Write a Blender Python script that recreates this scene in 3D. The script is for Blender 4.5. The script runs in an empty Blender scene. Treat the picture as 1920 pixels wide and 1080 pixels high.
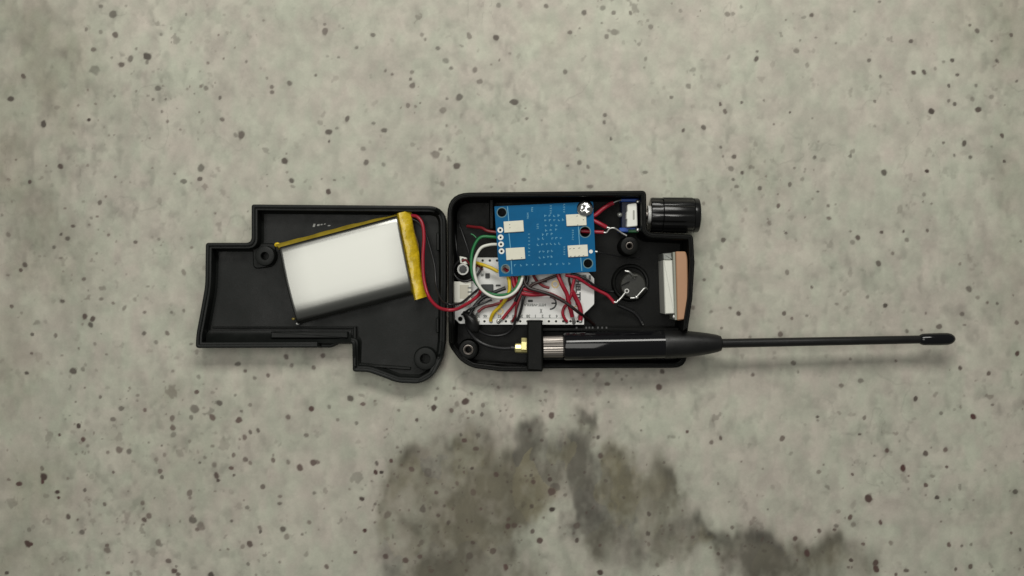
import bpy, bmesh, math, random
import numpy as np
from mathutils import Vector, Matrix

random.seed(7)
rng = np.random.default_rng(11)
scene = bpy.context.scene
COL = scene.collection

# ------------------------------------------------------------------ camera
# The photograph looks straight down.  All lengths below are millimetres.
CAM_H = 400.0            # camera height above the stone
S0 = 5.1                 # photo pixels per millimetre on the stone
cam_d = bpy.data.cameras.new('camera')
cam = bpy.data.objects.new('camera', cam_d)
COL.objects.link(cam)
cam.location = (0, 0, CAM_H / 1000)
cam.rotation_euler = (0, 0, 0)
cam_d.sensor_width = 36.0
cam_d.lens = 36.0 * CAM_H / (1920 / S0)
cam_d.clip_start = 0.01
cam_d.clip_end = 20
scene.camera = cam

# ------------------------------------------------------------------ light
world = bpy.data.worlds.new('World')
scene.world = world
world.use_nodes = True
bg = world.node_tree.nodes['Background']
bg.inputs['Color'].default_value = (0.98, 1.0, 0.95, 1)
bg.inputs['Strength'].default_value = 0.10


def area(name, loc, target, sx, sy, watts, col):
    d = bpy.data.lights.new(name, 'AREA')
    d.shape = 'RECTANGLE'
    d.size, d.size_y, d.energy, d.color = sx, sy, watts, col
    o = bpy.data.objects.new(name, d)
    COL.objects.link(o)
    o.location = loc
    o.rotation_euler = (Vector(target) - Vector(loc)).to_track_quat('-Z', 'Y').to_euler()
    return o


area('ceiling_panel_light', (-0.19, 0.08, 0.92), (-0.09, 0.06, 0), 0.60, 0.52, 2.85, (1.0, 0.985, 0.925))
area('desk_lamp_light', (0.04, 0.36, 0.42), (0.02, 0.03, 0), 0.40, 0.13, 1.85, (1.0, 0.985, 0.925))

scene.view_settings.view_transform = 'Standard'
scene.view_settings.look = 'None'
scene.view_settings.exposure = 0.0
scene.view_settings.gamma = 1.0
scene.view_settings.use_curve_mapping = False
scene.render.engine = 'CYCLES'
scene.cycles.filter_width = 1.5


# ------------------------------------------------------------------ helpers
def P(px, py, z=0.0):
    """photo pixel at height z (mm) -> millimetres on the table"""
    k = (CAM_H - z) / CAM_H / S0
    return Vector(((px - 960) * k, (540 - py) * k, z))


def L(pxlen, z=0.0):
    return pxlen * (CAM_H - z) / CAM_H / S0


def mat(name, col, rough=0.5, metal=0.0, spec=0.5, bump=0.0, bscale=900.0, var=0.0, vscale=250.0,
        rvar=0.0, coat=0.0, dust=0.0, stretch=None):
    m = bpy.data.materials.new(name)
    m.use_nodes = True
    nt = m.node_tree
    b = nt.nodes['Principled BSDF']
    b.inputs['Base Color'].default_value = (*col, 1)
    b.inputs['Roughness'].default_value = rough
    b.inputs['Metallic'].default_value = metal
    b.inputs['Specular IOR Level'].default_value = spec
    b.inputs['Coat Weight'].default_value = coat
    tc = nt.nodes.new('ShaderNodeTexCoord')
    src = tc.outputs['Object']
    if stretch:
        mp = nt.nodes.new('ShaderNodeMapping')
        mp.inputs['Scale'].default_value = stretch
        nt.links.new(src, mp.inputs['Vector'])
        src = mp.outputs['Vector']
    if var or rvar:
        n = nt.nodes.new('ShaderNodeTexNoise')
        n.inputs['Scale'].default_value = vscale
        n.inputs['Detail'].default_value = 6
        n.inputs['Roughness'].default_value = 0.65
        nt.links.new(src, n.inputs['Vector'])
        if var:
            mx = nt.nodes.new('ShaderNodeMix')
            mx.data_type = 'RGBA'
            mx.blend_type = 'MULTIPLY'
            mx.inputs['Factor'].default_value = 1.0
            mx.inputs[6].default_value = (*col, 1)
            r = nt.nodes.new('ShaderNodeMapRange')
            r.inputs['From Min'].default_value = 0.3
            r.inputs['From Max'].default_value = 0.7
            r.inputs['To Min'].default_value = 1 - var
            r.inputs['To Max'].default_value = 1 + var
            nt.links.new(n.outputs['Fac'], r.inputs['Value'])
            nt.links.new(r.outputs['Result'], mx.inputs[7])
            nt.links.new(mx.outputs[2], b.inputs['Base Color'])
        if rvar:
            r2 = nt.nodes.new('ShaderNodeMapRange')
            r2.inputs['From Min'].default_value = 0.3
            r2.inputs['From Max'].default_value = 0.7
            r2.inputs['To Min'].default_value = max(0.03, rough - rvar)
            r2.inputs['To Max'].default_value = min(1, rough + rvar)
            nt.links.new(n.outputs['Fac'], r2.inputs['Value'])
            nt.links.new(r2.outputs['Result'], b.inputs['Roughness'])
    if dust:
        nd = nt.nodes.new('ShaderNodeTexNoise')
        nd.inputs['Scale'].default_value = 420
        nd.inputs['Detail'].default_value = 8
        nd.inputs['Roughness'].default_value = 0.8
        nt.links.new(src, nd.inputs['Vector'])
        rd = nt.nodes.new('ShaderNodeMapRange')
        rd.inputs['From Min'].default_value = 0.56
        rd.inputs['From Max'].default_value = 0.78
        rd.inputs['To Min'].default_value = 0.0
        rd.inputs['To Max'].default_value = dust
        nt.links.new(nd.outputs['Fac'], rd.inputs['Value'])
        md = nt.nodes.new('ShaderNodeMix')
        md.data_type = 'RGBA'
        nt.links.new(rd.outputs['Result'], md.inputs['Factor'])
        prev = b.inputs['Base Color'].links
        if prev:
            nt.links.new(prev[0].from_socket, md.inputs[6])
        else:
            md.inputs[6].default_value = (*col, 1)
        md.inputs[7].default_value = (0.16, 0.155, 0.14, 1)
        nt.links.new(md.outputs[2], b.inputs['Base Color'])
    if bump:
        n2 = nt.nodes.new('ShaderNodeTexNoise')
        n2.inputs['Scale'].default_value = bscale
        n2.inputs['Detail'].default_value = 4
        nt.links.new(src, n2.inputs['Vector'])
        bp = nt.nodes.new('ShaderNodeBump')
        bp.inputs['Strength'].default_value = bump
        bp.inputs['Distance'].default_value = 0.0004
        nt.links.new(n2.outputs['Fac'], bp.inputs['Height'])
        nt.links.new(bp.outputs['Normal'], b.inputs['Normal'])
    return m


M = {}
M['plastic'] = mat('black_printed_plastic', (0.0042, 0.0045, 0.0040), 0.47, spec=0.15, bump=0.12, bscale=2500, var=0.3, vscale=90, rvar=0.12, dust=.06)
M['plastic_lid'] = mat('charcoal_plastic', (0.0080, 0.0090, 0.0082), 0.47, spec=0.20, bump=0.12, bscale=2500, var=0.3, vscale=70, rvar=0.12, dust=.06)
M['gloss'] = mat('glossy_black_plastic', (0.006, 0.006, 0.007), 0.10, spec=0.45)
M['knob'] = mat('satin_black_knob', (0.008, 0.008, 0.008), 0.22, spec=0.4)
M['rubber'] = mat('black_rubber', (0.008, 0.008, 0.008), 0.42, spec=0.4, bump=0.1, rvar=0.08)
M['pouch'] = mat('silver_pouch_foil', (0.35, 0.352, 0.330), 0.34, metal=1.0, bump=0.012, bscale=160)
M['kapton'] = mat('yellow_polyimide_tape', (0.60, 0.42, 0.012), 0.28, spec=0.6, bump=0.6, bscale=700, var=0.35, vscale=260, rvar=0.1, coat=0.3)
M['kapton_dull'] = mat('olive_tape_edge', (0.27, 0.20, 0.02), 0.35, bump=0.4, var=0.3, vscale=200)
M['brownpcb'] = mat('brown_tape_edge', (0.12, 0.07, 0.02), 0.5, var=0.4)
M['red'] = mat('red_insulation', (0.31, 0.010, 0.026), 0.38, spec=0.5, var=0.12, vscale=90)
M['darkred'] = mat('dark_red_insulation', (0.16, 0.012, 0.016), 0.42, var=0.15, vscale=90)
M['brown'] = mat('brown_insulation', (0.028, 0.010, 0.008), 0.42, var=0.2)
M['black_brown'] = mat('brown_black_insulation', (0.016, 0.008, 0.007), 0.42)
M['black'] = mat('black_insulation', (0.010, 0.010, 0.011), 0.40)
M['green'] = mat('green_insulation', (0.012, 0.17, 0.050), 0.38)
M['white'] = mat('white_insulation', (0.70, 0.70, 0.64), 0.40)
M['yellow'] = mat('yellow_insulation', (0.62, 0.44, 0.02), 0.40)
M['solder'] = mat('tinned_solder', (0.56, 0.56, 0.54), 0.42, metal=1.0)
M['chrome'] = mat('chromed_steel', (0.78, 0.78, 0.76), 0.16, metal=1.0)
M['nickel'] = mat('nickel_plating', (0.33, 0.30, 0.275), 0.44, metal=1.0, rvar=0.08)
M['gold'] = mat('gold_plating', (0.90, 0.80, 0.36), 0.35, metal=0.7)
M['boardwhite'] = mat('white_solder_mask', (0.70, 0.70, 0.685), 0.42, var=0.05, vscale=60)
M['boardedge'] = mat('board_edge_laminate', (0.30, 0.31, 0.26), 0.6)
M['boardblue'] = mat('blue_solder_mask', (0.003, 0.105, 0.250), 0.50, spec=0.10, var=0.14, vscale=55, bump=0.06)
M['silkblue'] = mat('pale_blue_silkscreen', (0.13, 0.38, 0.54), 0.5)
M['silkwhite'] = mat('white_silkscreen', (0.78, 0.78, 0.74), 0.5)
M['ink'] = mat('black_ink', (0.035, 0.036, 0.036), 0.55)
M['greyink'] = mat('grey_ink', (0.18, 0.19, 0.18), 0.55)
M['cream'] = mat('cream_foam_pad', (0.74, 0.72, 0.60), 0.6, bump=0.2, var=0.04)
M['hole'] = mat('plated_hole_black', (0.008, 0.008, 0.008), 0.6)
M['copper'] = mat('dull_copper_pad', (0.42, 0.33, 0.18), 0.4, metal=0.7)
M['chip'] = mat('chip_epoxy', (0.022, 0.024, 0.025), 0.5)
M['jst'] = mat('ivory_connector', (0.68, 0.67, 0.60), 0.45)
M['swwhite'] = mat('white_switch_plastic', (0.80, 0.80, 0.74), 0.38)
M['swblue'] = mat('blue_switch_body', (0.015, 0.070, 0.34), 0.45)
M['swgreen'] = mat('green_board_edge', (0.015, 0.10, 0.035), 0.5)
M['ceramic'] = mat('salmon_ceramic', (0.44, 0.245, 0.140), 0.55, var=0.06, vscale=120)
M['shield'] = mat('tinned_shield', (0.74, 0.74, 0.67), 0.40, metal=0.15, rvar=0.06)
M['steelgrey'] = mat('grey_metal', (0.30, 0.31, 0.29), 0.45, metal=0.6, var=0.3, vscale=500)
M['clear'] = mat('translucent_washer', (0.72, 0.72, 0.70), 0.3)

ORIGIN = {}


def link_mesh(name, me, m, parent=None, origin=None, smooth=None):
    """me holds world millimetres; turn into metres relative to the thing's base"""
    if isinstance(m, (list, tuple)):
        for q in m:
            me.materials.append(q)
    else:
        me.materials.append(m)
    if parent is not None:
        org = ORIGIN[parent.name]
    elif origin is not None:
        org = Vector(origin)
    else:
        n = len(me.vertices)
        a = np.empty(n * 3)
        me.vertices.foreach_get('co', a)
        a = a.reshape(-1, 3)
        org = Vector(((a[:, 0].min() + a[:, 0].max()) / 2, (a[:, 1].min() + a[:, 1].max()) / 2, a[:, 2].min()))
    me.transform(Matrix.Scale(0.001, 4) @ Matrix.Translation(-org))
    if smooth is not None:
        me.shade_smooth()
        if smooth < 180:
            try:
                me.set_sharp_from_angle(angle=math.radians(smooth))
            except Exception:
                pass
    o = bpy.data.objects.new(name, me)
    COL.objects.link(o)
    if parent is not None:
        o.parent = parent
        o.location = (0, 0, 0)
    else:
        o.location = org * 0.001
    ORIGIN[o.name] = org
    return o


def from_bm(name, bm, m, parent=None, smooth=35, **k):
    bmesh.ops.recalc_face_normals(bm, faces=bm.faces[:])
    me = bpy.data.meshes.new(name)
    bm.to_mesh(me)
    bm.free()
    return link_mesh(name, me, m, parent, smooth=smooth, **k)


def thing(name, label, cat, base, group=None):
    o = bpy.data.objects.new(name, None)
    COL.objects.link(o)
    o.empty_display_size = 0.005
    o.location = Vector(base) * 0.001
    ORIGIN[o.name] = Vector(base)
    return tag(o, label, cat, group)


def tag(o, label, cat, group=None, kind=None):
    if label:
        o['label'] = label
    if cat:
        o['category'] = cat
    if group:
        o['group'] = group
    if kind:
        o['kind'] = kind
    return o


def rounded(pts, seg=7):
    """pts: (x, y, r) corners -> list of 2-D points with rounded corners"""
    out = []
    n = len(pts)
    for i, p in enumerate(pts):
        x, y = p[0], p[1]
        r = p[2] if len(p) > 2 else 0
        if r <= 0:
            out.append((x, y))
            continue
        a = Vector(pts[i - 1][:2]) - Vector((x, y))
        b = Vector(pts[(i + 1) % n][:2]) - Vector((x, y))
        ra = min(r, a.length * 0.49)
        rb = min(r, b.length * 0.49)
        A = Vector((x, y)) + a.normalized() * ra
        B = Vector((x, y)) + b.normalized() * rb
        C = Vector((x, y))
        for k in range(seg + 1):
            t = k / seg
            w = (A * (1 - t) ** 2 + C * (2 * t * (1 - t) * 1.0) + B * t * t)
            # pull a little toward a circular arc
            out.append((w.x, w.y))
    return out


def ccw(pts):
    s = 0
    for i in range(len(pts)):
        a, b = pts[i - 1], pts[i]
        s += a[0] * b[1] - b[0] * a[1]
    return pts if s > 0 else pts[::-1]


def inset(pts, d):
    n = len(pts)
    out = []
    for i in range(n):
        p0, p1, p2 = Vector(pts[i - 1]), Vector(pts[i]), Vector(pts[(i + 1) % n])
        e1 = (p1 - p0)
        e2 = (p2 - p1)
        if e1.length < 1e-6:
            e1 = e2
        if e2.length < 1e-6:
            e2 = e1
        e1 = e1.normalized()
        e2 = e2.normalized()
        n1 = Vector((-e1.y, e1.x))
        n2 = Vector((-e2.y, e2.x))
        m = n1 + n2
        if m.length < 1e-6:
            m = n1
        m.normalize()
        c = max(0.45, m.dot(n1))
        out.append(tuple(p1 + m * (d / c)))
    return out


def loft(bm, loops, cap0=True, cap1=True, mat_index=0, closed=True):
    rows = [[bm.verts.new(v) for v in lp] for lp in loops]
    n = len(rows[0])
    rng_ = range(n) if closed else range(n - 1)
    for a, b in zip(rows, rows[1:]):
        for i in rng_:
            j = (i + 1) % n
            f = bm.faces.new((a[i], a[j], b[j], b[i]))
            f.material_index = mat_index
    if cap0:
        bm.faces.new(rows[0][::-1]).material_index = mat_index
    if cap1:
        bm.faces.new(rows[-1]).material_index = mat_index
    return rows


def prism(bm, pts_mm, z0, z1, bev=0.0):
    pts = ccw(list(pts_mm))
    loops = []
    if bev > 0:
        ins = inset(pts, bev)
        loops = [[(x, y, z0) for x, y in pts], [(x, y, z1 - bev) for x, y in pts], [(x, y, z1) for x, y in ins]]
    else:
        loops = [[(x, y, z0) for x, y in pts], [(x, y, z1) for x, y in pts]]
    loft(bm, loops)


def pp(pts, z):
    """pixel corners (x,y[,r]) at height z -> rounded mm outline"""
    return [tuple(P(x, y, z)[:2]) for x, y in rounded(pts)]


def block(name, pts, z0, z1, m, parent=None, bev=0.25, **k):
    bm = bmesh.new()
    prism(bm, pp(pts, z1), z0, z1, bev)
    return from_bm(name, bm, m, parent, **k)


def rect(x0, y0, x1, y1, r=0):
    return [(x0, y0, r), (x1, y0, r), (x1, y1, r), (x0, y1, r)]


def lathe_bm(bm, p0, axis, prof, n=32, cap=True, rfun=None):
    p0 = Vector(p0)
    axis = Vector(axis).normalized()
    up = Vector((0, 0, 1)) if abs(axis.z) < 0.9 else Vector((1, 0, 0))
    u = axis.cross(up).normalized()
    v = axis.cross(u).normalized()
    loops = []
    for t, r in prof:
        lp = []
        for i in range(n):
            a = 2 * math.pi * i / n
            rr = rfun(a, t, r) if rfun else r
            lp.append(p0 + axis * t + (u * math.cos(a) + v * math.sin(a)) * rr)
        loops.append(lp)
    loft(bm, loops, cap, cap)


def lathe(name, p0, axis, prof, m, parent=None, n=32, smooth=35, rfun=None, cap=True, **k):
    bm = bmesh.new()
    lathe_bm(bm, p0, axis, prof, n, cap, rfun)
    return from_bm(name, bm, m, parent, smooth=smooth, **k)


def upright(name, px, py, ztop, prof, m, parent=None, n=32, **k):
    """prof: (z, r mm) about the vertical through the pixel at height ztop"""
    c = P(px, py, ztop)
    return lathe(name, (c.x, c.y, 0), (0, 0, 1), prof, m, parent, n, **k)


def smooth_path(pts, sub=6):
    pts = [Vector(p) for p in pts]
    if len(pts) == 2:
        return [pts[0].lerp(pts[1], i / sub) for i in range(sub + 1)]
    q = [pts[0] * 2 - pts[1]] + pts + [pts[-1] * 2 - pts[-2]]
    out = []
    for i in range(1, len(q) - 2):
        a, b, c, d = q[i - 1], q[i], q[i + 1], q[i + 2]
        for k in range(sub):
            t = k / sub
            out.append(0.5 * ((2 * b) + (c - a) * t + (2 * a - 5 * b + 4 * c - d) * t * t + (3 * b - a - 3 * c + d) * t ** 3))
    out.append(pts[-1])
    return out


def tube_bm(bm, pts, r, n=10, sub=6, r1=None):
    path = smooth_path(pts, sub)
    t0 = (path[1] - path[0]).normalized()
    up = Vector((0, 0, 1)) if abs(t0.z) < 0.9 else Vector((1, 0, 0))
    u = t0.cross(up).normalized()
    loops = []
    m_ = len(path)
    for i, p in enumerate(path):
        t = (path[min(i + 1, m_ - 1)] - path[max(i - 1, 0)])
        t = t.normalized() if t.length > 1e-9 else t0
        u = (u - t * u.dot(t)).normalized()
        v = t.cross(u)
        rr = r if r1 is None else r + (r1 - r) * i / (m_ - 1)
        loops.append([p + (u * math.cos(2 * math.pi * k / n) + v * math.sin(2 * math.pi * k / n)) * rr for k in range(n)])
    loft(bm, loops)


def wire(pts, dpx, m, label, bare=None, bare_d=3.0, group=None, name='wire', cat='wire'):
    """pts: (px, py, z mm); dpx: seen thickness in photo pixels"""
    bm = bmesh.new()
    zmid = pts[len(pts) // 2][2]
    tube_bm(bm, [P(*p) for p in pts], L(dpx * .88, zmid) / 2)
    o = from_bm(name, bm, m, None, smooth=60)
    tag(o, label, cat, group)
    for b in (bare or []):
        bm = bmesh.new()
        tube_bm(bm, [P(*p) for p in b], L(bare_d, zmid) / 2, n=8)
        from_bm('bare_end', bm, M['solder'], o, smooth=60)
    return o


def blob(name, px, py, z, rx, m, parent, flat=0.6, ry=None, wob=0.12):
    bm = bmesh.new()
    bmesh.ops.create_icosphere(bm, subdivisions=2, radius=1.0)
    c = P(px, py, z)
    ry = ry or rx
    for v in bm.verts:
        k = 1 + wob * math.sin(7 * v.co.x + 3 * px) * math.cos(5 * v.co.y + py)
        v.co = c + Vector((v.co.x * L(rx, z) * k, v.co.y * L(ry, z) * k, v.co.z * L(min(rx, ry), z) * flat))
    return from_bm(name, bm, m, parent, smooth=80)


def plate(name, outline, holes, z0, z1, mats, parent):
    """flat board with real holes; outline/holes in mm"""
    cu = bpy.data.curves.new('outline', 'CURVE')
    cu.dimensions = '2D'
    cu.fill_mode = 'BOTH'
    cu.extrude = (z1 - z0) / 2
    for pts in [outline] + holes:
        s = cu.splines.new('POLY')
        s.points.add(len(pts) - 1)
        for i, (x, y) in enumerate(pts):
            s.points[i].co = (x, y, 0, 1)
        s.use_cyclic_u = True
    t = bpy.data.objects.new('outline', cu)
    COL.objects.link(t)
    dg = bpy.context.evaluated_depsgraph_get()
    me = bpy.data.meshes.new_from_object(t.evaluated_get(dg))
    bpy.data.objects.remove(t)
    bpy.data.curves.remove(cu)
    me.name = name
    me.materials.clear()
    me.transform(Matrix.Translation((0, 0, (z0 + z1) / 2)))
    me.update()
    if len(mats) > 1:
        for p in me.polygons:
            p.material_index = 1 if abs(p.normal.z) < 0.5 else 0
    return link_mesh(name, me, mats, parent)


def circle(px, py, rpx, z, n=24):
    c = P(px, py, z)
    r = L(rpx, z)
    return [(c.x + r * math.cos(2 * math.pi * i / n), c.y + r * math.sin(2 * math.pi * i / n)) for i in range(n)]


def disc(bm, px, py, rpx, z, th=0.06, n=16):
    prism(bm, circle(px, py, rpx, z, n), z, z + th)


def ring_bm(bm, px, py, ro, ri, z, th=0.08, n=20):
    c = P(px, py, z)
    Ro, Ri = L(ro, z), L(ri, z)
    prof = [(Ri, 0), (Ro, 0), (Ro, th), (Ri, th), (Ri, 0)]
    rows = []
    for r, dz in prof[:-1]:
        rows.append([bm.verts.new((c.x + r * math.cos(2 * math.pi * i / n), c.y + r * math.sin(2 * math.pi * i / n), z + dz)) for i in range(n)])
    rows.append(rows[0])
    for a, b in zip(rows, rows[1:]):
        for i in range(n):
            j = (i + 1) % n
            bm.faces.new((a[i], a[j], b[j], b[i]))


def text(name, body, px, py, z, h_px, rot, m, parent, squeeze=1.0, bold=0.3):
    cu = bpy.data.curves.new('lettering', 'FONT')
    cu.body = body
    cu.align_x = 'CENTER'
    cu.align_y = 'CENTER'
    cu.size = L(h_px, z) / 0.70
    cu.extrude = 0.02
    cu.offset = L(bold, z)
    cu.resolution_u = 3
    t = bpy.data.objects.new('lettering', cu)
    COL.objects.link(t)
    dg = bpy.context.evaluated_depsgraph_get()
    me = bpy.data.meshes.new_from_object(t.evaluated_get(dg))
    bpy.data.objects.remove(t)
    bpy.data.curves.remove(cu)
    me.name = name
    me.materials.clear()
    c = P(px, py, z)
    me.transform(Matrix.Translation((c.x, c.y, z + 0.05)) @ Matrix.Rotation(math.radians(rot), 4, 'Z') @ Matrix.Diagonal((squeeze, 1, 1, 1)))
    return link_mesh(name, me, m, parent)


# ------------------------------------------------------------------ stone top
def vnoise(x, y, scale, seed, octaves=3):
    """smooth value noise on arrays x, y (photo pixels)"""
    r = np.random.default_rng(seed)
    tab = r.random((256, 256))
    out = np.zeros_like(x)
    amp, tot = 1.0, 0.0
    s = scale
    for o in range(octaves):
        fx, fy = x / s + 37.3 * o + 900, y / s + 11.7 * o + 900
        ix, iy = np.floor(fx).astype(int), np.floor(fy).astype(int)
        tx, ty = fx - ix, fy - iy
        tx = tx * tx * (3 - 2 * tx)
        ty = ty * ty * (3 - 2 * ty)
        a = tab[ix % 256, iy % 256]
        b = tab[(ix + 1) % 256, iy % 256]
        c = tab[ix % 256, (iy + 1) % 256]
        d = tab[(ix + 1) % 256, (iy + 1) % 256]
        out += amp * ((a * (1 - tx) + b * tx) * (1 - ty) + (c * (1 - tx) + d * tx) * ty)
        tot += amp
        amp *= 0.55
        s *= 0.5
    return out / tot


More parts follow.
